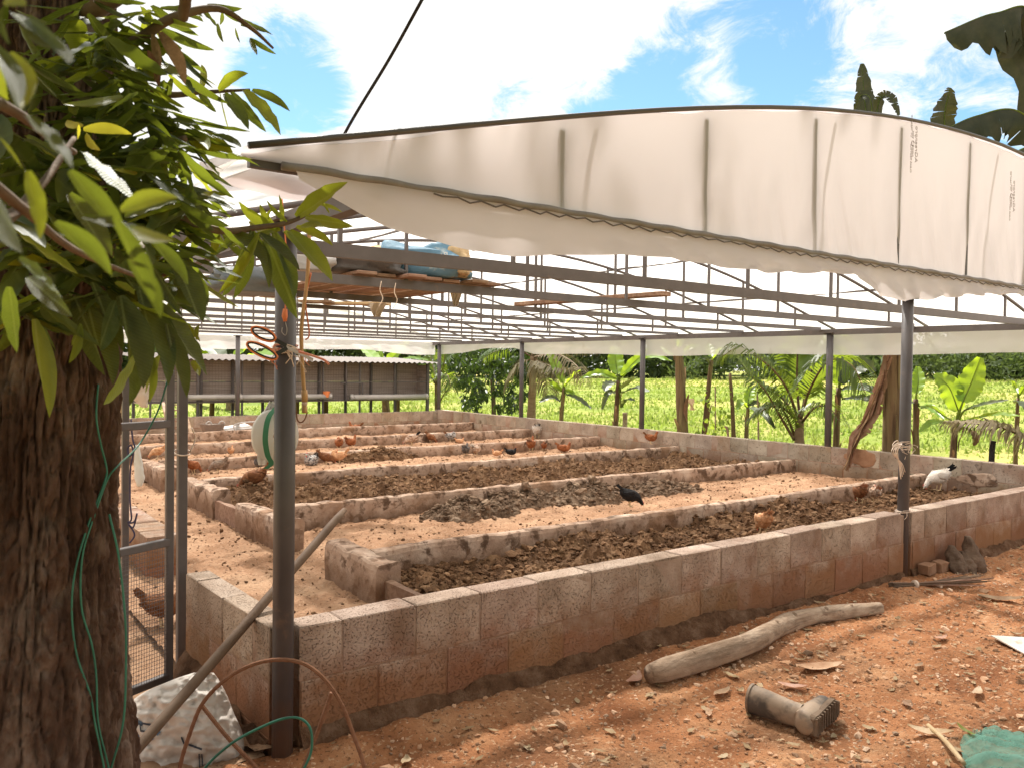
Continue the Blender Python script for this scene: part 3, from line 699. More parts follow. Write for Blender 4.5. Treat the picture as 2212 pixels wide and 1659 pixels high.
# loose skirt hanging below the seam, its lower edge as it droops
edge = [(640, 392), (700, 425), (760, 462), (830, 495), (900, 517), (1000, 542), (1060, 552), (1110, 557), (1180, 553), (1330, 553), (1440, 560), (1540, 578), (1640, 590), (1740, 590), (1820, 592), (1850, 610), (1890, 640), (1930, 650), (1990, 647), (2060, 640), (2130, 637), (2212, 640)]
E3 = np.array([at(px, py, Y=-.68) for px, py in edge]); ex = np.concatenate([E3[:, 0], [8.55]]); ez = np.concatenate([E3[:, 2], [1.78]])
xs = np.linspace(ex[0], 8.5, 560); T = np.linspace(0, 1, 20); X, T = np.meshgrid(xs, T, indexing='ij')
zt = ZB-.004; zl = np.interp(X, ex, ez)+.008*np.sin(X*23)*np.clip((X-1.5)/1, 0, 1)
Z = zt+(zl-zt)*T
Ys = -.675-.03*T+(.016*np.sin(X*26+2*fbm(X*2.2, T, 0, 2, 51))*T+.022*fbm(X*4, T*1.2, 0, 4, 53)*T)*np.clip((X-.5)/1.2, .25, 1)
m = MB(); m.grid(np.stack([X, Ys, Z], -1)); m.build('front_skirt', 'gable_film', cover, smooth=True)
# side skirts: right (along the field), back, and the loose left eave
def skirt(name, fx, a, b, n, ztop, zfun, amp, seed):
    s = np.linspace(a, b, n); T = np.linspace(0, 1, 14); Sx, T = np.meshgrid(s, T, indexing='ij'); zl = zfun(Sx)
    Z = ztop+(zl-ztop)*T; off = amp*fbm(Sx*2.6, T*1.3, 0, 4, seed)*T+amp*.4*np.sin(Sx*13)*T
    P = np.stack([np.full_like(Sx, fx)+off, Sx, Z], -1) if name != 'back_skirt' else np.stack([Sx, np.full_like(Sx, fx)+off, Z], -1)
    m = MB(); m.grid(P); m.build(name, 'skirt_film', cover, smooth=True)
skirt('right_skirt', L+.15, -.6, M+.2, 260, ZB-.01, lambda s: np.interp(s, [-.6, 6.3, 9.2, 9.8, 10.8, 11.6, 12.6], [1.645, 1.645, 1.69, 1.80, 1.79, 1.72, 1.70])+.012*np.sin(s*1.9), .02, 61)
skirt('back_skirt', M+.3, -.4, L+.1, 180, ZB-.01, lambda s: 1.765+.03*np.sin(s*1.3)+.015*np.sin(s*3.1)-.008*s, .03, 63)
skirt('left_skirt', XL-.03, .3, M+.2, 220, ZA-.01, lambda s: np.interp(s, [.3, 2, 13], [1.80, 1.78, 1.72])+.02*np.sin(s*2.7), .03, 65)
# the slack corner of sheeting folded over the left eave
rows = [[(430, 352), (470, 340), (520, 334), (570, 345), (640, 372), (690, 396)], [(436, 372), (480, 365), (530, 360), (590, 368), (645, 384), (690, 400)],
        [(440, 386), (490, 392), (545, 392), (600, 392), (650, 402), (692, 408)], [(460, 392), (520, 408), (570, 416), (620, 424), (660, 424), (695, 415)], [(520, 402), (570, 418), (600, 428), (630, 434), (665, 432), (697, 420)]]
dep = [[2.75, 2.66, 2.58, 2.56, 2.58, 2.62], [2.70, 2.58, 2.50, 2.47, 2.5, 2.58], [2.72, 2.6, 2.5, 2.46, 2.5, 2.57], [2.8, 2.72, 2.62, 2.55, 2.55, 2.58], [2.9, 2.84, 2.76, 2.7, 2.65, 2.6]]
G = np.array([[at(px, py, d=dd) for (px, py), dd in zip(r_, d_r)] for r_, d_r in zip(rows, dep)])
G = np.stack([spline(G[i], 32) for i in range(5)]); G = np.stack([spline(G[:, j], 24) for j in range(32)], 1)
m = MB(); m.grid(G); m.build('eave_fold', 'gable_film', cover, smooth=True)
# printing on the gable sheet, read from behind
def text_mesh(name, txt, size, mat, M4, parent=None, mirror=True, label=None):
    cu = bpy.data.curves.new(name, 'FONT'); cu.body = txt; cu.size = size; cu.extrude = 0.0006; cu.align_x = 'CENTER'; cu.align_y = 'CENTER'; cu.resolution_u = 2
    o = bpy.data.objects.new(name, cu); COL.objects.link(o); dg = bpy.context.evaluated_depsgraph_get()
    me = bpy.data.meshes.new_from_object(o.evaluated_get(dg)); bpy.data.objects.remove(o); me.name = name
    if mirror: me.transform(Matrix.Scale(-1, 4, (1, 0, 0)))
    me.transform(M4)
    if parent is not None: me.transform(Matrix.Translation(-Vector(ORG[parent.name])))
    me.materials.clear(); me.materials.append(MAT[mat])
    return tag(link_mesh(name, me, parent), kind='stuff')
for (px, py, k) in ((1979, 313, 1.0), (2190, 425, 1.0)):
    for dx, sz, tx in ((0.0, .040, 'AGreenpro'), (-.036, .020, 'INSIDE      2000'), (-.052, .020, 'CLEAR RECYCLE      UV TREATED')):
        c = at(px, py, Y=-.672); M4 = Matrix.Translation((c[0]+dx, -.6735, c[2]+dx*.1)) @ Matrix.Rotation(R(90), 4, 'Y') @ Matrix.Rotation(R(90), 4, 'X')
        text_mesh('lettering', tx, sz, 'print', M4, gable)
    c = at(px, py, Y=-.672); m = MB()                  # three-arrow ring
    for q in range(3):
        a0 = q*2.094; pts = [(c[0]-.036+.012*math.cos(a0+t), -.6735, c[2]+.012*math.sin(a0+t)) for t in np.linspace(0, 1.5, 5)]
        m.tube(pts, .0022, 4)
    m.build('ring_mark', 'print', gable)
# ------------------------------------------------------------------ field grass, far wood
def visible_px(P):
    d = np.asarray(P)-CAM; z = d @ _fw
    return 1106+F_PX*(d @ _r)/z, 829.5-F_PX*(d @ _u)/z, z
def scatter_field(n, dmin, dmax, az0, az1, seed):
    rg = np.random.RandomState(seed); D = dmin*(dmax/dmin)**rg.uniform(0, 1, n); A = rg.uniform(az0, az1, n)
    X = CAM[0]+np.sin(A)*D; Y = CAM[1]+np.cos(A)*D
    keep = ((X > L+.35) | (Y > M+.5)) & (fbm(X*.5, Y*.5, 0, 3, 9)+rg.uniform(-.5, .5, n) > -.62); return X[keep], Y[keep], D[keep], rg
X, Y, D, rg = scatter_field(60000, 9.0, 75, .05, 1.25, 101)
n = len(X); Z = field_z(X, Y)-.02
h = (.03+.09*rg.uniform(0, 1, n)**2.5+.09*np.clip(fbm(X*.6, Y*.6, 0, 3, 5), 0, 1)**2)*(1+D/110); a = rg.uniform(0, 6.28, n); w = .012+D*.0011; lean = rg.uniform(-.6, .6, (n, 2))*h[:, None]
c, s_ = np.cos(a)*w, np.sin(a)*w
V = np.empty((n, 3, 3)); V[:, 0] = np.stack([X-c, Y-s_, Z], -1); V[:, 1] = np.stack([X+c, Y+s_, Z], -1); V[:, 2] = np.stack([X+lean[:, 0], Y+lean[:, 1], Z+h], -1)
m = MB(); m.v = list(map(tuple, V.reshape(-1, 3).tolist())); m.f = [(3*i, 3*i+1, 3*i+2) for i in range(n)]; m.c = list(np.repeat(rg.uniform(0, 1, n), 3))
tag(m.build('field_grass', 'grass'), 'bright sunlit grass of the open field behind the pen', kind='stuff')

def leaf_cloud(m, C, n, spread, size, rg, droop=.5, aspect=2.6, tone=None):
    """n small pointed leaves around centre C in an ellipsoid"""
    q = rg.normal(size=(n, 3)); q /= np.linalg.norm(q, axis=1)[:, None]; q *= (rg.uniform(0, 1, (n, 1))**.45); P = np.array(C)+q*np.array(spread)
    d = rg.normal(size=(n, 3)); d[:, 2] -= droop*2; d /= np.linalg.norm(d, axis=1)[:, None]
    s = np.cross(d, rg.normal(size=(n, 3))); s /= np.linalg.norm(s, axis=1)[:, None]+1e-9
    ln = size*rg.uniform(.6, 1.3, (n, 1)); wd = ln/aspect
    V = np.stack([P, P+d*ln*.5+s*wd*.5, P+d*ln, P+d*ln*.5-s*wd*.5], 1); b = len(m.v)
    m.v += list(map(tuple, V.reshape(-1, 3).tolist())); m.f += [(b+4*i, b+4*i+1, b+4*i+2, b+4*i+3) for i in range(n)]
    t = rg.uniform(0, 1, n) if tone is None else np.clip(tone+rg.uniform(-.25, .25, n), 0, 1)
    m.c += list(np.repeat(t, 4))
m = MB(); rg = np.random.RandomState(111)
for k in range(760):                                   # the far wood: one mass of crowns
    A = rg.uniform(-.12, 1.32); D = rg.uniform(78, 92) if k < 430 else rg.uniform(90, 98); x, y = CAM[0]+math.sin(A)*D, CAM[1]+math.cos(A)*D
    z0 = float(field_z(np.array(x), np.array(y))); hh = rg.uniform(.6, 8.0) if k < 430 else rg.uniform(1, 11); r = rg.uniform(1.4, 3.0)
    leaf_cloud(m, (x, y, z0+hh), 95, (r, r, r*.75), .75, rg, .2, 1.7, tone=float(np.clip(rg.uniform(.1, .95)-(hh < 1.5)*.1, 0, 1)))
tag(m.build('far_wood', 'far_leaf'), 'dark band of trees closing the far side of the field', kind='stuff')
m = MB()
for k in range(70):                                    # bush and reeds at the field edge
    A = rg.uniform(.85, 1.2); D = rg.uniform(70, 77); x, y = CAM[0]+math.sin(A)*D, CAM[1]+math.cos(A)*D
    leaf_cloud(m, (x, y, float(field_z(np.array(x), np.array(y)))+rg.uniform(.3, 2.4)), 60, (1.3, 1.3, .9), .8, rg, -.3, 4, tone=.75)
tag(m.build('far_reeds', 'far_leaf'), 'paler reedy scrub in front of the far trees', kind='stuff')
A = .985; x, y = CAM[0]+math.sin(A)*48, CAM[1]+math.cos(A)*48; m = MB()
for k in range(16): leaf_cloud(m, (x+rg.uniform(-1.6, 1.6), y+rg.uniform(-1, 1), float(field_z(np.array(x), np.array(y)))+rg.uniform(.2, 1.3)), 90, (.6, .6, .45), .28, rg, 0, 2)
m.solo('bush', 'light_leaf', 'pale green bush in the field at the far right edge', 'bush')

# ------------------------------------------------------------------ leaf builders
def blade(mid, width, mat, name, parent, up=(0, 0, 1), fold=.35, tears=0.0, seed=0, n=22, rib=.008, droop=.0, smooth=True):
    """a broad leaf along the midrib points: two folded halves, split into strips where torn"""
    P = spline(mid, n+1); T = np.gradient(P, axis=0); T /= np.linalg.norm(T, axis=1)[:, None]; rg = random.Random(seed)
    m = MB(); up = np.array(up, float)
    t = np.linspace(0, 1, n+1); prof = np.clip(np.sin(np.pi*np.clip(t*.93+.045, 0, 1)), 0, 1)**.55*(1-.25*t)
    for sg in (-1, 1):
        edge, midl = [], []
        for i in range(n+1):
            sd = np.cross(T[i], up); sd = unit(sd)*sg; nr = unit(np.cross(sd, T[i]))*sg
            w = width/2*prof[i]*(1+.06*math.sin(i*1.9+seed))
            wav = .06*width*math.sin(i*1.25+seed*2+sg)
            q = P[i]+sd*w*math.cos(fold)+nr*(w*math.sin(fold)+wav)-np.array((0, 0, droop*w))
            edge.append(q); midl.append(P[i]+sd*w*.5*math.cos(fold*.8)+nr*w*.5*math.sin(fold*.8))
        i = 0
        while i < n:
            j = i+1
            while j < n and rg.random() > tears: j += 1
            torn = tears > 0; sh = rg.uniform(-.25, .05)*width*tears if torn else 0.0
            gap = (rg.uniform(.1, .45) if torn else 0.0)
            vs, fs = [], []
            for k in range(i, j+1):
                e = edge[k].copy()
                if torn:
                    if k == j and j < n: e = e+(edge[k-1]-edge[k])*gap
                    e = e+np.array((0, 0, sh))
                vs += [P[k], midl[k]+np.array((0, 0, sh*.3)), e]
            for k in range(j-i):
                b = 3*k; fs += [(b, b+3, b+4, b+1), (b+1, b+4, b+5, b+2)]
                if sg < 0: fs[-2:] = [f[::-1] for f in fs[-2:]]
            m.add(vs, fs); i = j
    o = m.build(name, mat, parent, smooth=smooth)
    r = MB(); r.tube(P-np.array((0, 0, rib*.5)), np.linspace(rib, rib*.25, n+1), 6); r.build('midrib', 'young_leaf' if mat.startswith('banana') else 'dry_leaf', o, smooth=True)
    return o
def stem_tube(pts, r0, r1, n=18, k=12, rough=.06, seed=0, bulge=True):
    m = MB(); t = np.linspace(0, 1, n); m.tube(spline(pts, n), r0+(r1-r0)*t+(r0*.25*np.exp(-t*9) if bulge else 0), k, rough=rough, seed=seed); return m
def plant_base(px, py, Xp): 
    c = at(px, py, X=Xp); z = float(field_z(np.array(c[0]), np.array(c[1])))
    return np.array((c[0], c[1], z-.02))
def banana(label, Xp, base, crown, wpx, leaves, name='banana_plant', stem_mat='banana_stem', seed=0, sheaths=3):
    """stem from base pixel to crown pixel on the plane X=Xp; leaves: (points px, depth offsets, width px, mat, tears, fold)"""
    b = plant_base(*base, Xp); c = at(*crown, X=Xp); root = thing(name, b, label, 'banana plant', 'banana plants behind the pen')
    k = pxm(c); r = wpx*k/2
    if stem_mat: stem_tube([b-(0, 0, .05), b+(c-b)*.5+np.array((0, .01, 0)), c], r*1.25, r*.8, seed=seed).build('stem', stem_mat, root, smooth=True)
    for s in range(sheaths):                            # old leaf sheaths peeling off the stem
        t0 = .12+.26*s+.05*math.sin(seed+s); a = 1.7*s+seed; rr = r*1.2
        p0 = b+(c-b)*t0; pts = [p0+rr*np.array((math.cos(a), math.sin(a), 0)), p0+(c-b)*.14+rr*1.15*np.array((math.cos(a), math.sin(a), 0)), p0+(c-b)*.24+rr*1.7*np.array((math.cos(a), math.sin(a), 0))]
        blade(pts, r*1.5, 'dry_leaf', 'sheath', root, up=(math.cos(a), math.sin(a), .1), fold=-.5, n=8, rib=.003, seed=seed+s)
    for i, lf in enumerate(leaves):
        pts, off, wp, mat, tears, fold = lf
        P3 = [at(px, py, X=Xp+o) for (px, py), o in zip(pts, off)]
        P3[0] = c*.35+P3[0]*.65 if i % 2 else P3[0]
        kk = pxm(P3[len(P3)//2])
        # petiole from the crown to the blade
        pm = MB(); pm.tube(spline([c-(0, 0, .1), (c+P3[0])/2+(P3[0]-c)*.02, P3[0]], 7), np.linspace(r*.5, .010, 7), 6)
        view = unit(CAM-P3[1]); upv = unit(view*.55+np.array((0, 0, 1))*.45) if fold is not None else (0, 0, 1)
        o = blade(P3, wp*kk*1.22, mat, 'leaf', root, up=upv, fold=fold if fold is not None else .3, tears=tears, seed=seed*13+i)
        pm.build('petiole', 'young_leaf', o, smooth=True)
    return root
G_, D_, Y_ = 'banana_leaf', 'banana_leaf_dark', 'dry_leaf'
banana('young banana plant right of the coconut palm with one tall upright leaf', 9.6, (1211, 915), (1218, 838), 9, [
    ([(1216, 828), (1200, 790), (1180, 752)], (0, .1, .2), 24, G_, 0, .5), ([(1222, 832), (1240, 812), (1252, 800)], (0, -.2, -.4), 22, G_, .05, .3),
    ([(1214, 845), (1195, 832), (1188, 830)], (0, -.2, -.3), 16, G_, 0, .3), ([(1226, 860), (1250, 862), (1277, 882)], (0, -.3, -.5), 13, D_, .12, .4),
    ([(1210, 866), (1190, 858), (1165, 868)], (0, -.3, -.6), 14, D_, .15, .3), ([(1222, 845), (1238, 850), (1248, 860)], (0, .1, .3), 12, G_, .1, .3)], seed=1)
banana('leafy banana plant left of the second field post', 9.4, (1329, 920), (1336, 822), 11, [
    ([(1334, 808), (1330, 780), (1327, 748)], (0, .1, .2), 34, G_, 0, .25), ([(1330, 815), (1295, 806), (1256, 816)], (0, -.2, -.4), 18, G_, .08, .3),
    ([(1325, 825), (1312, 832), (1306, 845)], (0, -.3, -.5), 22, D_, .2, .35), ([(1326, 860), (1312, 850), (1300, 884)], (0, -.2, -.3), 13, D_, .4, .3),
    ([(1342, 812), (1372, 780), (1402, 755)], (0, .2, .3), 22, G_, .1, .35), ([(1346, 806), (1400, 772), (1452, 781)], (0, -.2, -.3), 16, G_, .1, .35),
    ([(1344, 838), (1360, 826), (1366, 816)], (0, -.4, -.6), 24, D_, .15, .3), ([(1345, 862), (1375, 838), (1403, 846)], (0, -.4, -.7), 17, D_, .3, .3),
    ([(1342, 880), (1354, 862), (1372, 866)], (0, -.3, -.6), 14, D_, .35, .3)], seed=2)
t1 = banana('thick cut banana trunk with fibrous peeling bark between the field posts', 9.0, (1480, 938), (1466, 752), 22, [
    ([(1472, 772), (1490, 752), (1512, 748)], (0, .1, .3), 12, G_, 0, .4), ([(1460, 776), (1445, 765), (1428, 750)], (0, .1, .2), 10, G_, 0, .4),
    ([(1466, 750), (1470, 736), (1474, 720)], (0, 0, .1), 14, G_, 0, .3)], seed=3, sheaths=6)
banana('slender leaning banana stem beside the thick cut trunk', 9.3, (1518, 944), (1537, 778), 11, [
    ([(1538, 772), (1534, 758), (1531, 742)], (0, .1, .2), 20, G_, 0, .3), ([(1542, 775), (1552, 762), (1556, 752)], (0, -.1, -.2), 18, G_, 0, .3),
    ([(1536, 790), (1526, 778), (1518, 776)], (0, -.1, -.2), 10, D_, .2, .3)], seed=4)
banana('small banana plant under the palm fronds with a drooping dark leaf', 9.3, (1612, 950), (1616, 880), 9, [
    ([(1612, 878), (1602, 868), (1592, 884)], (0, -.2, -.4), 18, G_, .05, .3), ([(1620, 880), (1648, 892), (1674, 925)], (0, -.4, -.6), 17, D_, .2, .35),
    ([(1616, 872), (1620, 850), (1628, 836)], (0, .1, .2), 22, G_, .05, .3), ([(1618, 874), (1634, 870), (1642, 886)], (0, .1, .2), 12, D_, .1, .3)], seed=5)
banana('banana plant with grey floppy leaves left of the tall dark trunk', 9.7, (1806, 966), (1812, 838), 13, [
    ([(1812, 830), (1815, 790), (1814, 748)], (0, .1, .2), 48, G_, .03, .25), ([(1822, 842), (1862, 838), (1905, 850)], (0, -.2, -.3), 22, D_, .1, .35),
    ([(1820, 862), (1860, 860), (1902, 868)], (0, -.3, -.4), 20, D_, .1, .35), ([(1818, 822), (1858, 790), (1892, 800)], (0, .3, .5), 40, D_, .1, .3)], seed=6)
banana('banana plant mostly hidden behind the right steel post', 9.5, (1984, 978), (1978, 862), 13, [
    ([(1980, 850), (1984, 822), (1982, 792)], (0, .1, .2), 26, G_, 0, .3), ([(1972, 872), (1955, 872), (1942, 878)], (0, -.2, -.3), 13, D_, .1, .3),
    ([(1986, 878), (2010, 880), (2040, 905)], (0, -.2, -.4), 18, G_, .1, .3)], seed=7)
banana('broad bright banana plant right of the steel post with two upright leaves', 9.0, (2058, 992), (2064, 915), 14, [
    ([(2080, 868), (2098, 826), (2118, 773)], (0, .1, .15), 50, G_, 0, .12), ([(2074, 872), (2050, 836), (2020, 808)], (0, -.05, -.1), 46, G_, .02, .12),
    ([(2084, 885), (2130, 872), (2178, 864)], (0, -.2, -.3), 13, D_, .06, .4), ([(2098, 904), (2150, 895), (2202, 898)], (0, -.3, -.5), 15, G_, .08, .35),
    ([(2046, 902), (2012, 880), (1988, 882)], (0, -.2, -.4), 13, G_, .1, .35), ([(2044, 914), (2014, 912), (1986, 932)], (0, -.3, -.5), 17, G_, .05, .3),
    ([(2100, 930), (2108, 945), (2105, 962)], (0, -.1, -.1), 15, Y_, .3, .4)], seed=8)
banana('thin bare-topped banana stem at the right edge of the field', 11.0, (2196, 948), (2199, 860), 8, [
    ([(2199, 850), (2192, 835), (2186, 822)], (0, .1, .1), 10, G_, 0, .4), ([(2204, 850), (2214, 836), (2222, 830)], (0, 0, .1), 12, G_, 0, .4),
    ([(2202, 870), (2215, 868), (2235, 900)], (0, -.3, -.5), 34, D_, .2, .3)], seed=9)
banana('banana plant behind the cage roof showing two upright leaves', 9.3, (835, 880), (830, 795), 14, [
    ([(818, 785), (800, 765), (775, 745)], (0, .3, .5), 26, G_, .05, .3), ([(838, 780), (860, 762), (884, 740)], (0, .2, .3), 28, G_, .02, .25),
    ([(845, 790), (880, 775), (925, 778)], (0, -.2, -.3), 12, G_, .1, .35), ([(828, 780), (822, 762), (818, 742)], (0, 0, .1), 8, G_, 0, .4)], seed=10)
banana('banana plant behind the cage with wide striped leaf beside the slim post', 6.6, (500, 880), (490, 790), 16, [
    ([(478, 775), (455, 752), (425, 768)], (0, .1, .2), 46, D_, .06, .3), ([(500, 775), (530, 755), (552, 738)], (0, .2, .3), 40, G_, .04, .25),
    ([(510, 782), (560, 765), (600, 776)], (0, -.2, -.3), 30, G_, .06, .3), ([(470, 780), (430, 760), (402, 770)], (0, .2, .4), 22, G_, .05, .3)], seed=11)
# banana plant standing near, right behind the roof: only its torn leaf ends rise above the sheeting
KA = at(2310, 900, X=10.2); ka = lambda z: (KA[0], KA[1], z)
root = thing('banana_plant', ka(-.02), 'tall banana plant with dark torn leaves rising over the roof at right', 'banana plant', 'banana plants behind the pen')
stem_tube([ka(-.1), ka(1.6), ka(2.9)], .13, .09, seed=21).build('stem', 'banana_stem', root, smooth=True)
for i, (pts, off, wp, mat, tr, fo) in enumerate([
    ([(2300, 330), (2240, 40), (2150, 28), (2040, 70)], (10.1, 9.9, 9.6, 9.3), 215, 'banana_leaf_ragged', .13, .95),
    ([(2290, 330), (2200, 240), (2110, 250), (2040, 280)], (10.1, 9.7, 9.4, 9.1), 140, 'banana_leaf_ragged', .14, .85),
    ([(2050, 330), (2040, 255), (2052, 190)], (9.8, 9.7, 9.6), 60, 'banana_leaf_ragged', .3, .3),
    ([(2320, 340), (2260, 310), (2190, 330), (2150, 370)], (9.9, 9.4, 9.0, 8.8), 100, 'banana_leaf_ragged', .25, .9)]):
    P3 = [at(*p, X=o) for p, o in zip(pts, off)]
    o = blade(P3, wp*pxm(P3[1]), mat, 'leaf', root, up=(-.5, -.35, .8), fold=-fo, tears=tr, seed=70+i, n=30, rib=.014)
    pm = MB(); pm.tube(spline([ka(2.7), (P3[0]+np.array(ka(2.9)))/2+np.array((0, 0, .3)), P3[0]], 8), np.linspace(.05, .02, 8), 6); pm.build('petiole', 'banana_stem', o, smooth=True)
KB = at(1928, 900, X=11.0); kb = lambda z: (KB[0], KB[1], z)
root = thing('banana_plant', kb(-.02), 'banana plant with an upright split leaf tip above the ridge', 'banana plant', 'banana plants behind the pen')
stem_tube([kb(-.1), kb(1.6), kb(3.1)], .12, .08, seed=23).build('stem', 'banana_stem', root, smooth=True)
for i, (pts, wp, tr) in enumerate([([(1880, 300), (1868, 220), (1862, 138)], 44, .2), ([(1885, 290), (1880, 215), (1858, 208), (1846, 245)], 26, .45), ([(1890, 290), (1900, 215), (1925, 212), (1942, 250)], 26, .45)]):
    P3 = [at(*p, X=11.0-.2*i) for p in pts]
    o = blade(P3, wp*pxm(P3[1]), 'banana_leaf_ragged', 'leaf', root, up=(-.8, -.6, .1), fold=.25, tears=tr, seed=80+i, n=24, rib=.01)
    pm = MB(); pm.tube(spline([kb(3.0), P3[0]], 6), np.linspace(.04, .012, 6), 6); pm.build('petiole', 'banana_stem', o, smooth=True)
# tall dark trunk close behind the end wall with its withered leaf hanging into the pen
b = plant_base(1926, 985, 8.75); c = at(1928, 745, X=8.75)
root = thing('banana_plant', b, 'tall dark fibrous banana trunk left of the right post, withered leaf hanging inside', 'banana plant', 'banana plants behind the pen')
stem_tube([b-(0, 0, .1), b+(c-b)*.5, c, c+(c-b)*.3], .105, .085, 24, 14, .05, 31).build('stem', 'banana_stem', root, smooth=True)
for i, (a, w_) in enumerate(((-2.2, .10), (-1.2, .12), (2.5, .1), (-1.7, .09))):
    p0 = b+(c-b)*(.1+.2*i); q = np.array((math.cos(a), math.sin(a), 0))*.112
    blade([p0+q, p0+(c-b)*.2+q*1.03, p0+(c-b)*.42+q*1.1], w_, 'banana_stem', 'sheath', root, up=q/.112, fold=-.35, n=8, rib=.003, seed=i)
hang = [at(1916, 770, X=8.55), at(1905, 830, X=8.42), at(1880, 900, X=8.3), at(1850, 950, X=8.15), at(1830, 1008, X=8.05)]
for i in range(7):
    j = np.random.RandomState(200+i); P3 = [p+j.uniform(-.05, .05, 3) for p in hang]
    blade(P3, j.uniform(.09, .17), 'dry_leaf', 'withered_leaf', root, up=j.normal(size=3), fold=j.uniform(-.9, .9), tears=.45, seed=90+i, n=26, rib=.006)
def simple_stem(name, label, cat, Xp, pts, r0, r1, mat, seed=0):
    P3 = [at(*p, X=Xp) for p in pts]; P3[0] = np.array((P3[0][0], P3[0][1], float(field_z(P3[0][0], P3[0][1]))-.05))
    return stem_tube(P3, r0, r1, 14, 9, .12, seed).solo(name, mat, label, cat, smooth=True, base=P3[0])
simple_stem('dead_stem', 'thin dead brown stem left of the small banana plant', 'stem', 9.4, [(1588, 945), (1582, 880), (1577, 806)], .04, .022, 'banana_stem', 5)
simple_stem('stump', 'short grey stump left of the second field post', 'stump', 9.6, [(1350, 918), (1350, 905), (1350, 891)], .045, .045, 'log_wood', 6)
simple_stem('stake', 'slanting brown stake behind the end wall', 'stake', 9.0, [(1577, 945), (1572, 932), (1566, 921)], .018, .016, 'plank', 7)
simple_stem('stake', 'dark charred stake in the ground cover at the right edge', 'stake', 8.9, [(2142, 995), (2143, 970), (2146, 952)], .035, .028, 'black_rope', 8)
simple_stem('stake', 'thin pole behind the small banana plant', 'stake', 9.2, [(1640, 950), (1638, 900), (1636, 850)], .014, .012, 'log_wood', 9)
# rag hanging on the thick cut trunk
c = at(1494, 873, X=8.85); G = np.array([[(c[0]+.02*math.sin(i*.9+j*.5), c[1]+(j-3)*.016+.01*math.sin(i*.7), c[2]+.09-i*.023) for j in range(7)] for i in range(9)])
m = MB(); m.grid(G); m.solo('rag', 'bag_tan', 'pale rag hung on the thick cut trunk', 'rag', smooth=True)
# climbing vine on its pole
b = plant_base(1547, 945, 9.1); root = thing('vine', b, 'leafy vine climbing a thin pole beside the leaning stem', 'vine')
top = at(1545, 835, X=9.1); m = MB(); m.tube([b-(0, 0, .05), (b+top)/2, top], .012, 6); m.build('pole', 'log_wood', root)
rg = np.random.RandomState(131); m = MB()
for k in range(60):
    t = rg.uniform(.1, 1); leaf_cloud(m, b+(top-b)*t+rg.normal(size=3)*np.array((.1, .16, .05)), 2, (.05, .05, .05), .085, rg, .5, 1.3)
tag(m.build('foliage', 'light_leaf', root), kind='stuff')
# ground cover along the foot of the end wall
m = MB(); rg = np.random.RandomState(141)
for k in range(620):
    y = rg.uniform(-2.0, 5.2); x = L+.3+rg.gamma(2, .28); leaf_cloud(m, (x, y, rg.uniform(.05, .36)*(1-.25*(x-L))), 9, (.14, .14, .07), .07, rg, .1, 1.6)
tag(m.build('ground_cover', 'light_leaf'), 'low leafy ground cover behind the end wall at right', kind='stuff')

# ------------------------------------------------------------------ coconut palms
def frond(parent, pts, nl, ll, mat='palm_leaf', droop=.5, seed=0, up=(0, 0, 1)):
    P = spline(pts, 34); T = np.gradient(P, axis=0); T /= np.linalg.norm(T, axis=1)[:, None]; rg = random.Random(seed)
    m = MB(); up = np.array(up, float)
    for i in range(nl):
        t = .16+.84*i/(nl-1); f = t*33; k = min(int(f), 32); p = P[k]+(P[k+1]-P[k])*(f-k); d = T[k]
        sd = unit(np.cross(d, up)); nr = np.cross(sd, d)
        for sg in (-1, 1):
            l = ll*(math.sin(math.pi*(.15+.8*t))**.6)*rg.uniform(.85, 1.1)
            a = unit(sd*sg*.8+d*(.35+.5*t)+nr*.25+np.array([rg.uniform(-.12, .12) for _ in range(3)]))
            q1 = p+a*l*.5; q2 = p+a*l*.85-np.array((0, 0, droop*l*.42)); q3 = p+a*l-np.array((0, 0, droop*l*.85))
            w = l*.045*unit(np.cross(a, nr)+nr*.3)
            m.add([p-w*.5, p+w*.5, q1+w, q1-w, q2+w*.7, q2-w*.7, q3], [(0, 1, 2, 3), (3, 2, 4, 5), (5, 4, 6)])
    o = m.build('frond', mat, parent)
    r = MB(); r.tube(P, np.linspace(.022, .004, 34), 6); r.build('frond_rib', 'banana_stem', o, smooth=True)
    return o
def palm(label, Xp, base, crown, wpx, fr, mat='palm_leaf'):
    b = plant_base(*base, Xp); c = at(*crown, X=Xp); root = thing('coconut_palm', b, label, 'palm', 'coconut palms behind the pen')
    stem_tube([b-(0, 0, .05), (b+c)/2, c], wpx*pxm(c)/2*1.15, wpx*pxm(c)/2*.8, 18, 12, .1, 9).build('trunk', 'palm_trunk', root, smooth=True)
    for i, (pts, off, nl, lp, fm, dr) in enumerate(fr):
        P3 = [at(*p, X=Xp+o) for p, o in zip(pts, off)]
        frond(root, P3, nl, lp*pxm(P3[1]), fm, dr, i+len(fr)*7)
    return root
PL, PD = 'palm_leaf', 'palm_leaf_dry'
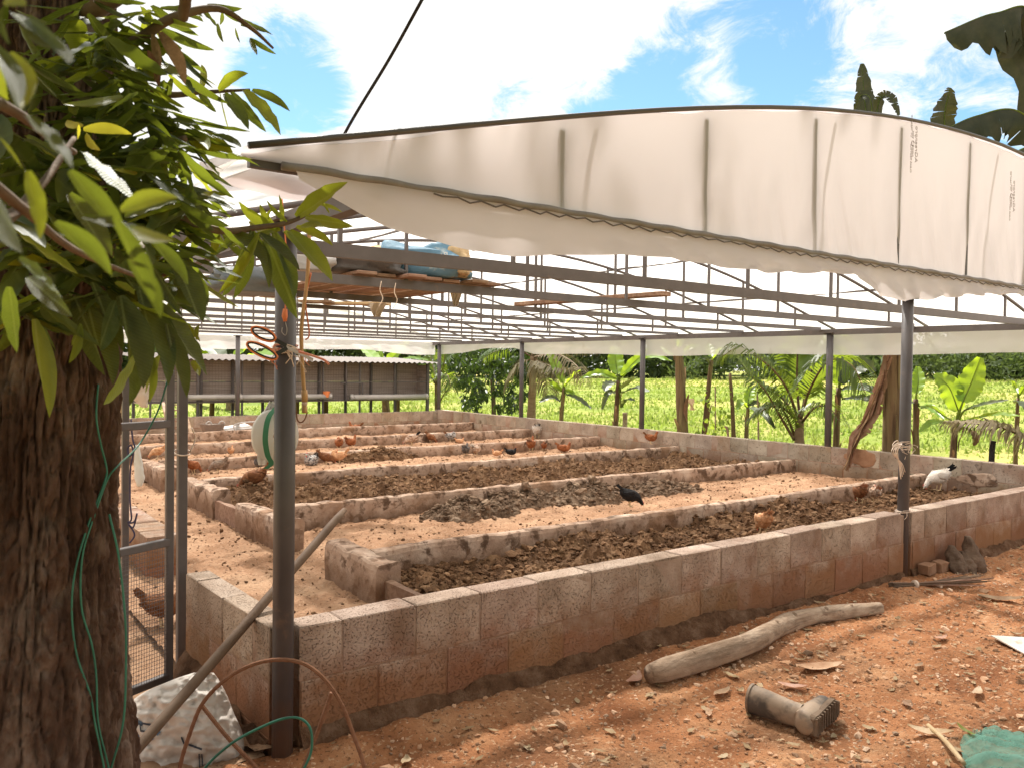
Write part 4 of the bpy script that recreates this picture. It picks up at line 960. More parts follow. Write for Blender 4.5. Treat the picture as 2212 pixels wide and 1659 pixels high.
palm('young coconut palm with fan of dark fronds between the third and first field posts', 9.0, (1728, 962), (1727, 905), 22, [
    ([(1722, 910), (1690, 860), (1640, 830), (1590, 770), (1552, 742)], (0, -.1, -.2, -.3, -.4), 46, 62, PL, .75),
    ([(1724, 905), (1700, 840), (1660, 790), (1600, 752), (1560, 770)], (0, -.3, -.5, -.6, -.7), 44, 62, PL, .9),
    ([(1728, 905), (1722, 840), (1722, 780), (1726, 720), (1735, 660)], (0, .1, .2, .2, .2), 50, 66, PL, .6),
    ([(1730, 905), (1750, 840), (1790, 780), (1840, 790), (1870, 850)], (0, -.2, -.4, -.5, -.6), 46, 66, PL, .95),
    ([(1730, 905), (1745, 830), (1768, 760), (1800, 730), (1850, 745)], (0, .2, .3, .4, .4), 46, 62, PL, .8),
    ([(1724, 910), (1690, 880), (1660, 880), (1620, 905)], (0, -.3, -.4, -.5), 34, 50, PL, .9),
    ([(1732, 912), (1760, 880), (1790, 880), (1815, 910)], (0, -.4, -.5, -.6), 30, 44, PL, .9),
    ([(1716, 940), (1700, 900), (1668, 850)], (0, -.2, -.3), 20, 44, PL, .8),
    ([(1716, 950), (1680, 890), (1650, 840), (1608, 800)], (-.1, -.3, -.5, -.6), 34, 52, PL, .9)])
palm('older coconut palm with ragged drooping fronds right of the dark mango tree', 10.2, (1147, 912), (1152, 770), 17, [
    ([(1150, 772), (1110, 752), (1070, 760), (1045, 775)], (0, -.2, -.4, -.5), 40, 40, PL, .8), ([(1150, 775), (1120, 790), (1095, 830)], (0, -.3, -.5), 34, 40, PD, 1.0),
    ([(1154, 772), (1190, 752), (1240, 752), (1280, 762)], (0, .1, .1, .1), 42, 40, PD, .8), ([(1154, 775), (1185, 790), (1215, 800), (1260, 795)], (0, -.3, -.5, -.6), 40, 40, PD, .9),
    ([(1154, 776), (1172, 800), (1185, 850)], (0, -.2, -.3), 34, 42, PD, 1.1), ([(1152, 770), (1160, 740), (1185, 715)], (0, .1, .3), 34, 44, PL, .6),
    ([(1150, 770), (1138, 735), (1105, 712)], (0, .1, .3), 34, 44, PL, .6), ([(1154, 772), (1200, 765), (1245, 790), (1262, 830)], (0, -.5, -.8, -1), 30, 36, PD, 1.0)])
palm('small coconut palm close behind the far corner of the pen', 9.2, (944, 888), (942, 820), 8, [
    ([(942, 825), (935, 790), (925, 745)], (0, .1, .2), 34, 40, PL, .8), ([(944, 825), (958, 790), (962, 750)], (0, .1, .2), 34, 40, PL, .8),
    ([(944, 828), (965, 810), (975, 840)], (0, -.2, -.3), 30, 34, PL, .9), ([(940, 828), (928, 815), (915, 845)], (0, -.2, -.3), 26, 32, PL, .9), ([(945, 880), (960, 850), (978, 828)], (0, -.1, -.2), 18, 24, PL, .9)])
root = thing('coconut_palm', (9.6, -1.0, 0), 'coconut palm at the right edge, one grey frond arching into view', 'palm', 'coconut palms behind the pen')
stem_tube([(9.6, -1.0, -.05), (9.6, -1.0, .3), (9.6, -1.0, .6)], .12, .1, 8, 10, .1, 5).build('trunk', 'palm_trunk', root, smooth=True)
frond(root, [at(2330, 985, X=9.3), at(2230, 950, X=9.0), at(2150, 920, X=8.8), at(2045, 912, X=8.6)], 46, 75*pxm(at(2150, 920, X=8.8)), PD, .95, 77)
# ------------------------------------------------------------------ dense dark mango tree behind the wall
b = plant_base(1066, 905, 10.8); root = thing('mango_tree', b, 'dense dark leafy mango tree behind the pen corner', 'tree'); k = pxm(b)
stem_tube([b-(0, 0, .1), b+(0, 0, .4), at(1062, 810, X=10.8), at(1058, 760, X=10.8)], .07, .04, 16, 9, .1, 3).build('trunk', 'twig', root, smooth=True)
m = MB(); rg = np.random.RandomState(151)
for kx in range(230):
    px, py = rg.uniform(968, 1140), rg.uniform(735, 888)
    if (px < 1000 and py > 830) or (py > 850 and 1045 < px < 1075): continue
    if ((px-1050)/100)**2+((py-800)/95)**2 > 1.05: continue
    leaf_cloud(m, at(px, py, X=10.8+rg.uniform(-.9, .9)), 22, (.13, .13, .13), .17, rg, .8, 3.4, tone=rg.uniform(.05, 1))
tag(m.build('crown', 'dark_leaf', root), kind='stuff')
# ------------------------------------------------------------------ long wire cage behind the back wall
YS = 13.3
sx0, sx1 = at(300, 800, Y=YS)[0], at(924, 800, Y=YS)[0]
zr, zf = at(700, 778, Y=YS)[2], at(700, 866, Y=YS)[2]
shed = thing('poultry_cage', (sx0, YS, 0), 'long raised wire poultry cage with corrugated roof behind the pen', 'cage')
n = int((sx1-sx0+.3)/.02); xs = np.linspace(sx0-.1, sx1+.2, n)
rows = [(YS-.28, zr-.03), (YS+.6, zr+.02), (YS+1.9, zr+.09)]
G = np.array([[(x, y, z+.014*math.sin(x*2*math.pi/.13)) for (y, z) in rows] for x in xs]); m = MB(); m.grid(G); m.build('roof', 'corrugated', shed, smooth=True)
step = .62; k = 0; x = sx0
while x < sx1:                                          # back panels, each its own sheet
    x2 = min(x+step, sx1)
    for (za, zb2) in ((zf-.02, (zf+zr)/2-.032), ((zf+zr)/2-.028, zr-.01)):
        m = MB(); m.box(((x+x2)/2, YS+.5, (za+zb2)/2), (x2-x-.008, .012, zb2-za)); m.build('panel', 'cage_board', shed)
    m = MB(); m.bar((x, YS+.45, 0), (x, YS+.45, zr-.02), .05); m.build('post', 'steel', shed)
    x += step
m = MB(); m.box(((sx0+sx1)/2, YS+.75, zf), (sx1-sx0, 1.5, .02)); m.build('floor', 'cage_board', shed)
m = MB(); m.box((sx1, YS+.75, (zf+zr)/2-.03), (.015, 1.45, zr-zf-.1)); m.build('end_panel', 'cage_board', shed)
for i, x in enumerate(np.linspace(sx0+.2, sx1, 8)):
    m = MB(); m.bar((x, YS, 0), (x, YS, zr-.02), .035 if i < 7 else .06); m.build('front_post', 'steel', shed)
for z in (zf+.02, (zf+zr)/2-.03, zr-.03):
    m = MB(); m.bar((sx0, YS, z), (sx1, YS, z), .02); m.build('rail', 'steel', shed)
m = MB()                                                # wire mesh
for x in np.arange(sx0, sx1, .06): m.bar((x, YS-.02, zf), (x, YS-.02, zr-.03), .0022, up=(0, 1, 0))
for z in np.arange(zf, zr-.03, .05): m.bar((sx0, YS-.022, z), (sx1, YS-.022, z), .0022)
tag(m.build('wire_mesh', 'steel', shed), kind='stuff')
c0, c1 = at(736, 795, Y=YS-.03), at(782, 866, Y=YS-.03)
for (a, b) in (((c0[0], c0[2]-.32), (c1[0], c0[2]-.32)), ((c0[0]+.12, c1[2]), (c0[0]+.12, zr-.05)), ((c1[0], c1[2]), (c1[0], c0[2]-.32))):
    m = MB(); m.bar((a[0], YS-.05, a[1]), (b[0], YS-.05, b[1]), .03, up=(0, 1, 0)); m.build('door_frame', 'steel', shed)
def pipe(px0, px1, label):
    a, b = at(px0, 858, Y=YS-.16), at(px1, 859, Y=YS-.16); r = 5.8*pxm(a); z = a[2]
    root = thing('pvc_pipe', (a[0], YS-.16, z), label, 'pipe'); m = MB(); m.tube([(a[0], YS-.16, z), ((a[0]+b[0])/2, YS-.16, z-.003), (b[0], YS-.16, z)], r, 14); m.build('tube', 'pvc', root, smooth=True)
    for x in (a[0], b[0]):
        m = MB(); m.tube([(x-.03, YS-.16, z), (x+.03, YS-.16, z)], r*1.14, 14); m.build('end_cap', 'pvc', root, smooth=True)
pipe(402, 513, 'grey plastic feed pipe along the cage left of the slim post')
pipe(519, 713, 'grey plastic feed pipe along the cage carrying the orange cup')
pipe(760, 921, 'grey plastic feed pipe at the right end of the cage')
c = at(705, 851, Y=YS-.16); k = pxm(c); m = MB(); m.tube([c-(0, 0, 7*k), c+(0, 0, 6*k)], [6*k, 8*k], 14, cap=False); m.tube([c-(0, 0, 7*k), c+(0, 0, 5.9*k)], [5.4*k, 7.4*k], 14)
m.solo('cup', 'orange_plastic', 'small orange plastic cup hung on the feed pipe', 'cup', smooth=True)
for i, (px, w_) in enumerate(((425, .05), (455, .06), (640, .05), (700, .09), (858, .05))):   # tree stems showing under the cage
    b = at(px, 880, Y=15.2); stem_tube([(b[0], 15.2, -.1), (b[0]+.03, 15.2, .5), (b[0], 15.2, 1.2)], w_, w_*.8, 8, 8, .12, i).solo('stem', 'banana_stem', ('brown stem under the left end of the cage', 'thin stem under the cage left of the slim post', 'brown stem under the cage right of the corner post', 'thickest stem under the cage below the orange cup', 'brown stem under the right end of the cage')[i], 'stem', smooth=True)

# ------------------------------------------------------------------ gate beside the tree
def sq_post(px, py0, py1, wpx, depth, name, parent, mat='steel'):
    a, b = at(px, py0, d=depth), at(px, py1, d=depth)
    a[:2] = b[:2]; w = wpx*pxm(a); m = MB(); m.bar(b, a, w, w, up=(0, 1, 0), cham=.002); return m.build(name, mat, parent)
gp = at(391, 1452, Z=0.0); dg_ = float((gp-CAM) @ _fw)
root = thing('gate_post', gp, 'square dark steel gate post at the end of the wing wall', 'post')
m = MB(); z1 = at(391, 770, d=dg_)[2]; m.bar((gp[0], gp[1], -.05), (gp[0], gp[1], z1), 19*pxm(gp), 19*pxm(gp), up=(0, 1, 0), cham=.003); m.build('shaft', 'steel', root)
m = MB(); th = np.linspace(0, 5.6, 22); zt = at(391, 975, d=dg_)[2]; r_ = 17*pxm(gp)
m.tube(np.stack([gp[0]+r_*np.cos(th), gp[1]+r_*np.sin(th), zt+.012*np.sin(th*1.0)], -1), .0035, 6); m.tube(spline([(gp[0]+r_, gp[1], zt), (gp[0]+r_*1.6, gp[1], zt+.06), (gp[0]+r_*1.1, gp[1]-.01, zt+.11)], 10), .0035, 6); m.build('cable_tie', 'twine', root, smooth=True)
ga, gb = at(364, 1470, Z=.03), at(215, 1530, Z=.03)     # the leaf swings from the post towards the tree
gate = thing('wire_gate', ga, 'narrow steel gate with lower panel of welded wire mesh', 'gate')
wg = 16*pxm(ga); zg = lambda px, py, p: at(px, py, d=float((p-CAM) @ _fw))[2]
ztop, zbar, zm = zg(364, 800, ga), zg(364, 914, ga), zg(364, 1168, ga)
def gpost(p, z0, z1): 
    m = MB(); m.bar((p[0], p[1], z0), (p[0], p[1], z1), wg, wg, up=(0, 1, 0), cham=.003); m.build('stile', 'steel', gate)
gpost(ga, .03, ztop); gpost(gb, .03, ztop)
for z in (zbar, zm, .05):
    m = MB(); m.bar((ga[0], ga[1], z), (gb[0], gb[1], z), wg*.9, wg, cham=.003); m.build('rail', 'steel', gate)
m = MB(); d = gb-ga; ln = np.linalg.norm(d[:2])
nx = int(ln/.0125)
for i in range(nx): q = ga+d*i/nx; m.bar((q[0], q[1]-.012, .05), (q[0], q[1]-.012, zm), .0016, up=(0, 1, 0))
for z in np.arange(.06, zm, .0125*1.35): m.bar((ga[0], ga[1]-.013, z), (gb[0], gb[1]-.013, z), .0016)
tag(m.build('wire_mesh', 'steel', gate), kind='stuff')
bp = at(270, 1200, d=dg_+.35); root = thing('gate_post', (bp[0], bp[1], 0), 'dark steel post behind the gate with dark cord tied around it', 'post')
m = MB(); m.bar((bp[0], bp[1], -.05), (bp[0], bp[1], at(270, 800, d=dg_+.35)[2]), .032, .032, up=(0, 1, 0), cham=.003); m.build('shaft', 'steel', root)
# dark cord hanging on that post
def wire(name, mat, label, pts, r, n=60, cat='wire', d=None):
    P3 = [at(p[0], p[1], d=p[2]) for p in pts]; m = MB(); m.tube(spline(P3, n), r, 7); return m.solo(name, mat, label, cat, smooth=True)
dd = dg_+.3
wire('cord', 'blue_cord', 'dark blue cord knotted and coiled down the post behind the gate',
     [(283, 905, dd), (286, 945, dd), (291, 968, dd), (280, 985, dd), (276, 968, dd), (284, 962, dd), (288, 980, dd), (282, 1010, dd), (281, 1080, dd), (284, 1120, dd), (276, 1128, dd), (290, 1126, dd), (296, 1108, dd), (288, 1138, dd), (278, 1132, dd), (288, 1146, dd), (290, 1158, dd), (280, 1172, dd)], .0042, 130, 'cord')
# white bags and strip hung behind the gate
def bag(name, label, mat, rows, d0, seed, cat='bag'):
    """a hanging crumpled bag from left/right pixel outlines; rows: (y, xl, xr)"""
    n = 20; G = []
    Y0 = spline([(r[0], r[1], r[2]) for r in rows], 22)
    for i, (y, xl, xr) in enumerate(Y0):
        row = []
        for j in range(n):
            a = 2*math.pi*j/(n-1); px = (xl+xr)/2+(xr-xl)/2*math.cos(a); w = (xr-xl)/2*d0/F_PX
            p = at(px, y, d=d0-math.sin(a)*w*.55); p = p+unit(p-CAM)*.0-np.array((0, 0, 0))
            nz = float(fbm(px*.09, y*.09, a, 4, seed)); p = p+np.array((nz, nz*.6, nz*.4))*w*.16; row.append(p)
        G.append(row)
    G = np.array(G); m = MB(); m.grid(G); k = len(G); m.f += [tuple(range(n-1))[::-1], tuple((k-1)*n+q for q in range(n-1))]
    return m.solo(name, mat, label, cat, smooth=True)
bag('hanging_bag', 'white crumpled bag hanging left of the gate behind the leaves', 'sack', [(790, 285, 312), (830, 282, 325), (860, 288, 322), (880, 305, 318)], dg_+.9, 5)
bag('hanging_bag', 'pale printed feed bag hanging beside the tree trunk', 'bag_tan', [(800, 232, 272), (850, 234, 276), (890, 236, 272), (900, 240, 262)], dg_+.7, 6)
bag('plastic_strip', 'long white plastic strip hanging behind the gate post', 'bag_white', [(960, 292, 300), (1000, 290, 308), (1030, 290, 312), (1050, 296, 306)], dg_+.8, 7, 'strip')
# ladder leaning on the back wall at left
la, lb = at(372, 945, Y=10.9), at(352, 870, Y=12.3); la[2] = .14
root = thing('ladder', la, 'small wooden ladder leaning at the back wall behind the gate', 'ladder'); wv = np.array((.33, 0, 0))
for o_ in (0, 1):
    m = MB(); m.bar(la+wv*o_, lb+wv*o_, .05, .03); m.build('side_rail', 'plank', root)
for t in np.linspace(.08, .94, 7):
    m = MB(); p = la+(lb-la)*t; m.bar(p, p+wv, .035, .02); m.build('rung', 'plank', root)
# basin and barrow tray by the back wall
c = at(459, 924, Y=11.75); k = pxm(c); root = thing('basin', (c[0], c[1], .14), 'brown metal basin with two rope handles by the back wall', 'basin')
m = MB(); zt_, r1 = at(459, 915, Y=11.75)[2], 26*k; m.tube([(c[0], c[1], .2), (c[0], c[1], zt_)], [r1*.75, r1], 20, cap=False); m.tube([(c[0], c[1], .2), (c[0], c[1], zt_-.02)], [r1*.72, r1*.96], 20); m.build('bowl', 'basin', root, smooth=True)
for s in (-.5, .55):
    th = np.linspace(0, math.pi, 10); m = MB(); m.tube(np.stack([c[0]+s*r1+.05*np.cos(th), np.full(10, c[1]-r1*.7), zt_+.05*np.sin(th)], -1), .012, 6); m.build('handle', 'pvc', root, smooth=True)
c = at(520, 924, Y=11.6); root = thing('barrow_tray', (c[0], c[1], .14), 'grey upturned barrow tray with bent pipe handle behind the corner post', 'barrow')
m = MB(); z0 = at(520, 918, Y=11.6)[2]; m.add([(c[0]-.28, c[1], .25), (c[0]+.28, c[1], .28), (c[0]+.22, c[1]+.45, z0), (c[0]-.2, c[1]+.45, z0-.05), (c[0]-.22, c[1]+.03, .16), (c[0]+.2, c[1]+.03, .16), (c[0]+.15, c[1]+.42, .2), (c[0]-.15, c[1]+.42, .2)], [(0, 1, 2, 3), (4, 5, 1, 0), (5, 6, 2, 1), (6, 7, 3, 2), (7, 4, 0, 3), (4, 7, 6, 5)]); m.build('tray', 'grey_metal', root)
m = MB(); m.tube(spline([(c[0]-.1, c[1]-.1, .2), (c[0]-.12, c[1]-.05, z0+.02), (c[0]+.3, c[1], z0+.05), (c[0]+.34, c[1]+.1, .3)], 16), .014, 7); m.build('handle', 'pvc', root, smooth=True)
# ------------------------------------------------------------------ big mango tree in the left foreground
TD = 1.95                                               # distance of the trunk
axis = [at(40, 2300, d=TD), at(48, 1659, d=TD), at(70, 1250, d=TD), at(84, 830, d=TD), at(98, 400, d=TD), at(112, 0, d=TD), at(120, -500, d=TD)]
axis[0][2] = -.1
k_ = TD/F_PX
tree = thing('mango_tree', (axis[1][0], axis[1][1], 0), 'big mango tree with rough bark and hanging leaves in the left foreground', 'tree')
NR = 560
A_ = spline(axis, NR); rr = np.interp(np.linspace(0, 6, NR), range(7), np.array([262, 226, 172, 156, 140, 122, 96])*k_)
nth = 430; th = np.linspace(0, 2*math.pi, nth, endpoint=False)
G = np.zeros((NR, nth+1, 3)); hz = np.linspace(0, 1, NR)*3.9
for i in range(NR):
    z = hz[i]; warp = .35*fbm(np.cos(th)*2.2, np.sin(th)*2.2, z*2.4, 3, 201)
    u_, v_ = np.cos(th+warp*.25), np.sin(th+warp*.25)
    r1 = 1-np.abs(vnoise(u_*13, v_*13, z*4.2, 203)); r2 = 1-np.abs(vnoise(u_*22, v_*22, z*12+warp*2, 207))
    f3 = fbm(u_*34, v_*34, z*40, 3, 209); cracks = np.clip((r1-.72)/.28, 0, 1)**1.3; cr2 = np.clip((r2-.74)/.26, 0, 1)**1.3
    big = .035*fbm(u_*1.3, v_*1.3, z*.8, 2, 211)
    disp = -.019*cracks-.011*cr2+.005*f3+.006*fbm(u_*11, v_*11, z*9, 2, 213)+big*.5
    R_ = rr[i]+disp
    G[i, :nth] = A_[i]+np.stack([np.cos(th)*R_, np.sin(th)*R_, np.zeros(nth)], -1); G[i, nth] = G[i, 0]
m = MB(); m.grid(G); m.build('trunk', 'bark', tree, smooth=True)

def limb(pts, r0, r1, name='branch', mat='twig', n=26):
    P3 = [at(p[0], p[1], d=p[2]) for p in pts]; m = MB(); t = np.linspace(0, 1, n)
    m.tube(spline(P3, n), r0+(r1-r0)*t, 9, rough=.12, seed=int(abs(pts[0][0]))); return m.build(name, mat, tree, smooth=True)
limb([(150, 60, 1.95), (260, -20, 1.8), (400, -120, 1.7), (560, -220, 1.6)], .028, .012)
limb([(130, 300, 1.92), (240, 350, 1.8), (330, 330, 1.75), (400, 300, 1.7)], .018, .007)
limb([(130, 470, 1.92), (240, 530, 1.85), (340, 580, 1.85), (420, 620, 1.95)], .02, .008)
limb([(330, 440, 1.8), (410, 480, 1.85), (480, 500, 2.0), (560, 492, 2.1), (620, 482, 2.15), (665, 462, 2.2), (690, 432, 2.2)], .012, .004)
limb([(150, 40, 1.9), (260, 100, 1.75), (370, 40, 1.75), (470, 20, 1.8), (540, 60, 1.85), (590, 105, 1.9)], .014, .003)
limb([(260, 180, 1.8), (360, 205, 1.85), (440, 200, 1.9), (540, 195, 1.95)], .010, .003)
limb([(0, 225, .80), (60, 260, .85), (110, 300, .95), (160, 330, 1.1)], .006, .004)
limb([(0, 490, .75), (90, 400, .9), (160, 300, 1.0)], .006, .003)
limb([(385, -60, 1.5), (400, -10, 1.55), (395, 40, 1.6)], .014, .010)
limb([(-40, 380, .7), (60, 460, .8), (160, 540, .95), (300, 600, 1.2)], .006, .003)
# leaves: lance-shaped, folded along the midrib, several shapes shared
def leaf_mesh(mat, seed, wid):
    rg = random.Random(seed); n = 9; m = MB(); bend = rg.uniform(-.25, .35); side = rg.uniform(-.12, .12); fold = rg.uniform(.10, .38); tw = rg.uniform(-.5, .5); wav = rg.uniform(.0, .05)
    V, Fq = [], []
    for i in range(n+1):
        t = i/n; w = wid*math.sin(math.pi*min(1, t*.9+.06)**.85)**.9*(1 if t < .97 else .15)*.5
        x, z, y = t, -bend*t*t*.6, side*math.sin(t*2.6); a = tw*t
        for sg, s in ((-1, 1.0), (-1, .5), (0, 0), (1, .5), (1, 1.0)):
            yy = sg*s*w*math.cos(fold); zz = abs(sg)*s*w*math.sin(fold)+wav*math.sin(i*2.1+sg)*s*w*4
            V.append((x, y+yy*math.cos(a)-zz*math.sin(a), z+yy*math.sin(a)+zz*math.cos(a)))
    for i in range(n):
        for j in range(4): b = i*5+j; Fq.append((b, b+5, b+6, b+1))
    m.add(V, Fq); b = len(m.v)                                  # raised pale midrib along the underside
    return m.mesh('leaf', mat, smooth=True)
LV = {mt: [leaf_mesh(mt, 300+i+7*len(mt), w) for i, w in enumerate((.19, .22, .25, .20, .28, .18))] for mt in ('mango_leaf', 'young_leaf', 'yellow_leaf', 'dry_leaf')}
LEAVES = []
def put_leaf(p, d, ln, mat='mango_leaf', roll=None, rg=random):
    d = unit(d); up = np.array((rg.uniform(-.6, .6), rg.uniform(-.6, .6), 1.0)) if roll is None else np.array(roll, float)
    s = np.cross(up, d); s = unit(s); n = np.cross(d, s); w = rg.uniform(.85, 1.15)
    LEAVES.append((np.array(p, float), d, s*w, n, ln, mat, rg.randint(0, 5)))
def px_leaf(x0, y0, x1, y1, dp, mat='mango_leaf', dz=0.0, face=.5, rg=random):
    """a leaf whose stalk end and tip sit at the two pixels, turned towards the viewer by `face`"""
    a, b = at(x0, y0, d=dp), at(x1, y1, d=dp+dz); v = b-a; view = unit(CAM-a)
    put_leaf(a, v, np.linalg.norm(v), mat, roll=view*face+np.array((rg.uniform(-.3, .3), rg.uniform(-.3, .3), 1-face)), rg=rg)
rl = random.Random(17)
def L_(mat, dp, *segs, face=.75):
    for s in segs: px_leaf(*s, dp+rl.uniform(-.05, .05), mat, rl.uniform(-.06, .06), rl.uniform(face-.3, min(1, face+.2)), rl)
# leaves seen singly against sky and roof
L_('mango_leaf', 1.88, (485, 30, 545, 48), (520, 55, 586, 85), (540, 84, 597, 118), (508, 62, 518, 93), (541, 84, 555, 122), (470, 52, 485, 95), (430, 18, 474, 70), (448, 12, 528, 18), (380, 25, 440, 55), (345, 20, 440, 55), (340, 60, 466, 110), (480, 28, 474, 58))
L_('young_leaf', 1.92, (437, 196, 436, 146), (472, 195, 544, 165), (474, 200, 482, 288), (528, 196, 602, 296))
L_('mango_leaf', 1.92, (485, 203, 535, 284), (500, 200, 575, 288), (545, 195, 626, 248), (430, 200, 470, 245), (416, 195, 376, 180))
L_('mango_leaf', 1.8, (400, 285, 515, 310), (395, 292, 500, 335), (460, 292, 520, 330), (410, 300, 560, 365), (395, 300, 470, 330))
L_('young_leaf', 1.8, (400, 300, 505, 336), (432, 322, 462, 358))
# bright spray at the corner post
L_('young_leaf', 2.15, (640, 470, 755, 398), (690, 442, 735, 462), (660, 470, 765, 492), (610, 490, 600, 420), (600, 500, 560, 440), (640, 490, 720, 540), (615, 500, 690, 600), (625, 500, 715, 612), (600, 495, 520, 432), (590, 500, 505, 540), (650, 490, 700, 500), (620, 480, 575, 432), (605, 500, 540, 480), (700, 440, 712, 462), (560, 498, 590, 450))
L_('mango_leaf', 2.1, (570, 500, 640, 690), (590, 500, 622, 655), (545, 500, 470, 640), (535, 505, 500, 640), (525, 500, 460, 560), (500, 500, 575, 590), (480, 505, 545, 570), (545, 500, 572, 628), (460, 490, 530, 540), (560, 505, 640, 600))
L_('young_leaf', 2.05, (560, 505, 486, 640), (470, 500, 455, 560))
# large dark leaves hanging over the gate
L_('mango_leaf', 1.55, (260, 640, 300, 850), (300, 620, 345, 838), (330, 650, 440, 815), (285, 700, 268, 872), (345, 660, 400, 760), (190, 660, 235, 845), (160, 640, 230, 810), (250, 650, 215, 760), (380, 560, 435, 700), (400, 580, 440, 660), (320, 560, 395, 690), (250, 560, 330, 690), (360, 700, 390, 860), (200, 610, 260, 760))
L_('young_leaf', 1.5, (75, 690, 103, 905), (300, 760, 240, 870), (330, 770, 322, 862), (175, 700, 150, 780), (345, 770, 318, 850), (250, 610, 290, 640))
L_('young_leaf', 1.75, (380, 690, 430, 745), (425, 730, 400, 712), (425, 735, 432, 705), (415, 780, 430, 815))
L_('yellow_leaf', 1.35, (180, 280, 285, 295), (178, 275, 148, 255), (186, 290, 225, 325), (170, 270, 165, 300))
L_('dry_leaf', 1.6, (345, 70, 395, 190), (320, 110, 335, 190), (330, 75, 330, 180))
# out-of-focus leaves close to the lens
L_('mango_leaf', .56, (30, 30, 120, 175), (0, 40, 28, 100), (60, 40, 160, 120), (-10, 100, 30, 260), (60, 250, 150, 370), (150, 370, 270, 520), (250, 470, 330, 640), (120, 480, 230, 600), (280, 560, 340, 690), (-20, 420, 60, 560), (40, 560, 130, 650), (180, 470, 330, 520))
L_('young_leaf', .55, (20, 115, 40, 255), (10, 0, 60, 20), (0, 300, 40, 370), (60, 370, 80, 520), (270, 490, 390, 530), (260, 455, 380, 440), (0, 130, 22, 240))
L_('mango_leaf', .95, (270, 470, 385, 440), (180, 330, 290, 440), (150, 420, 240, 560), (330, 520, 400, 620), (60, 600, 160, 690), (20, 620, 40, 760))
ns = len(LEAVES)
# the denser mass behind: whorls on the twigs
rw = random.Random(23)
def whorl(px, py, dp, n, ln, mats=('mango_leaf',), out=(0, 0, -.5)):
    c = at(px, py, d=dp)
    for i in range(n):
        a = 2*math.pi*i/n+rw.uniform(-.4, .4); d = math.cos(a)*_r+math.sin(a)*_fw*.8+np.array(out)+np.array([rw.uniform(-.3, .3) for _ in range(3)])
        put_leaf(c+np.array([rw.uniform(-.02, .02) for _ in range(3)]), d, ln*rw.uniform(.7, 1.2), rw.choice(mats), rg=rw)
for (px, py, dp, n) in [(270, 60, 1.75, 8), (365, 165, 1.8, 6), (400, 330, 1.85, 7), (415, 425, 1.85, 6), (315, 25, 1.75, 6), (380, 270, 1.8, 6), (190, 20, 1.6, 6), (440, 470, 1.95, 5), (60, 130, 1.5, 6), (230, 130, 1.7, 8), (300, 160, 1.75, 8), (260, 230, 1.7, 8), (340, 240, 1.75, 8), (220, 320, 1.7, 8), (290, 330, 1.7, 9), (360, 320, 1.8, 8), 
                        (230, 410, 1.7, 8), (310, 410, 1.75, 9), (380, 400, 1.8, 8), (180, 460, 1.65, 8), (260, 480, 1.7, 8), (350, 480, 1.8, 8), (150, 560, 1.6, 8), (220, 560, 1.6, 8), (310, 560, 1.7, 8), (390, 540, 1.85, 7), 
                        (110, 180, 1.65, 7), (60, 330, 1.6, 8), (90, 450, 1.6, 8), (60, 560, 1.5, 8), (130, 640, 1.6, 8), (250, 640, 1.65, 7), (60, 680, 1.6, 7), (180, 240, 1.65, 7), (150, 130, 1.65, 6), (340, 100, 1.75, 8), (20, 250, 1.4, 7), (20, 480, 1.3, 7), (330, 620, 1.7, 6), (400, 600, 1.8, 6)]:
    whorl(px, py, dp, n+2, .135,
           ('mango_leaf', 'mango_leaf', 'mango_leaf', 'mango_leaf', 'young_leaf'))
rm = random.Random(37)
for i in range(70):                                     # shaded inner foliage
    px, py = rm.uniform(0, 450), rm.uniform(-20, 680)
    if px > 330 and (py < 130 or py > 560): continue
    if px > 260+py*.4: continue
    if 55 < px < 205 and py < 150 and rm.random() < .8: continue
    whorl(px, py, rm.uniform(1.45, 1.85), 5, .12, ('mango_leaf',)*9+('young_leaf',))
# crown above and behind the frame, shading the trunk and the gate
for i in range(0):
    a = rw.uniform(0, 6.28); q = np.array((axis[4][0]-.5, axis[4][1]+.35, 3.3))+np.array((math.cos(a)*1.9*rw.random()**.5, math.sin(a)*1.9*rw.random()**.5, rw.uniform(-.25, 1.0)))
    dd_ = q-CAM; zz = float(dd_ @ _fw); pyy = 829.5-F_PX*float(dd_ @ _u)/zz if zz > .1 else -999
    pxx = 1106+F_PX*float(dd_ @ _r)/zz if zz > .1 else -999
    if zz > .1 and pyy > -170 and pxx > -150: continue
    for j in range(7):
        a = rw.uniform(0, 6.28); put_leaf(q+np.array([rw.uniform(-.05, .05) for _ in range(3)]), (math.cos(a), math.sin(a), rw.uniform(-.9, .1)), .17*rw.uniform(.7, 1.2), 'mango_leaf', rg=rw)
def leaf_matrix(lf):
    p, d, s, n, ln, mt, v = lf
    return Matrix(((d[0]*ln, s[0]*ln, n[0]*ln, p[0]), (d[1]*ln, s[1]*ln, n[1]*ln, p[1]), (d[2]*ln, s[2]*ln, n[2]*ln, p[2]), (0, 0, 0, 1)))
org = Matrix.Translation(-Vector(ORG[tree.name]))
for lf in LEAVES[:290]:
    o = bpy.data.objects.new('leaf', LV[lf[5]][lf[6]]); COL.objects.link(o); o.parent = tree; o.matrix_local = org @ leaf_matrix(lf)
for mt in ('mango_leaf', 'young_leaf'):                # the rest of the foliage as one mass for each leaf colour
    m = MB()
    for lf in LEAVES[290:]:
        if (lf[5] == 'young_leaf') != (mt == 'young_leaf'): continue
        me = LV[lf[5]][lf[6]]; Mx = leaf_matrix(lf); m.add([Mx @ v.co for v in me.vertices], [tuple(p.vertices) for p in me.polygons])
    if m.v: tag(m.build('foliage', mt, tree, smooth=True), kind='stuff')
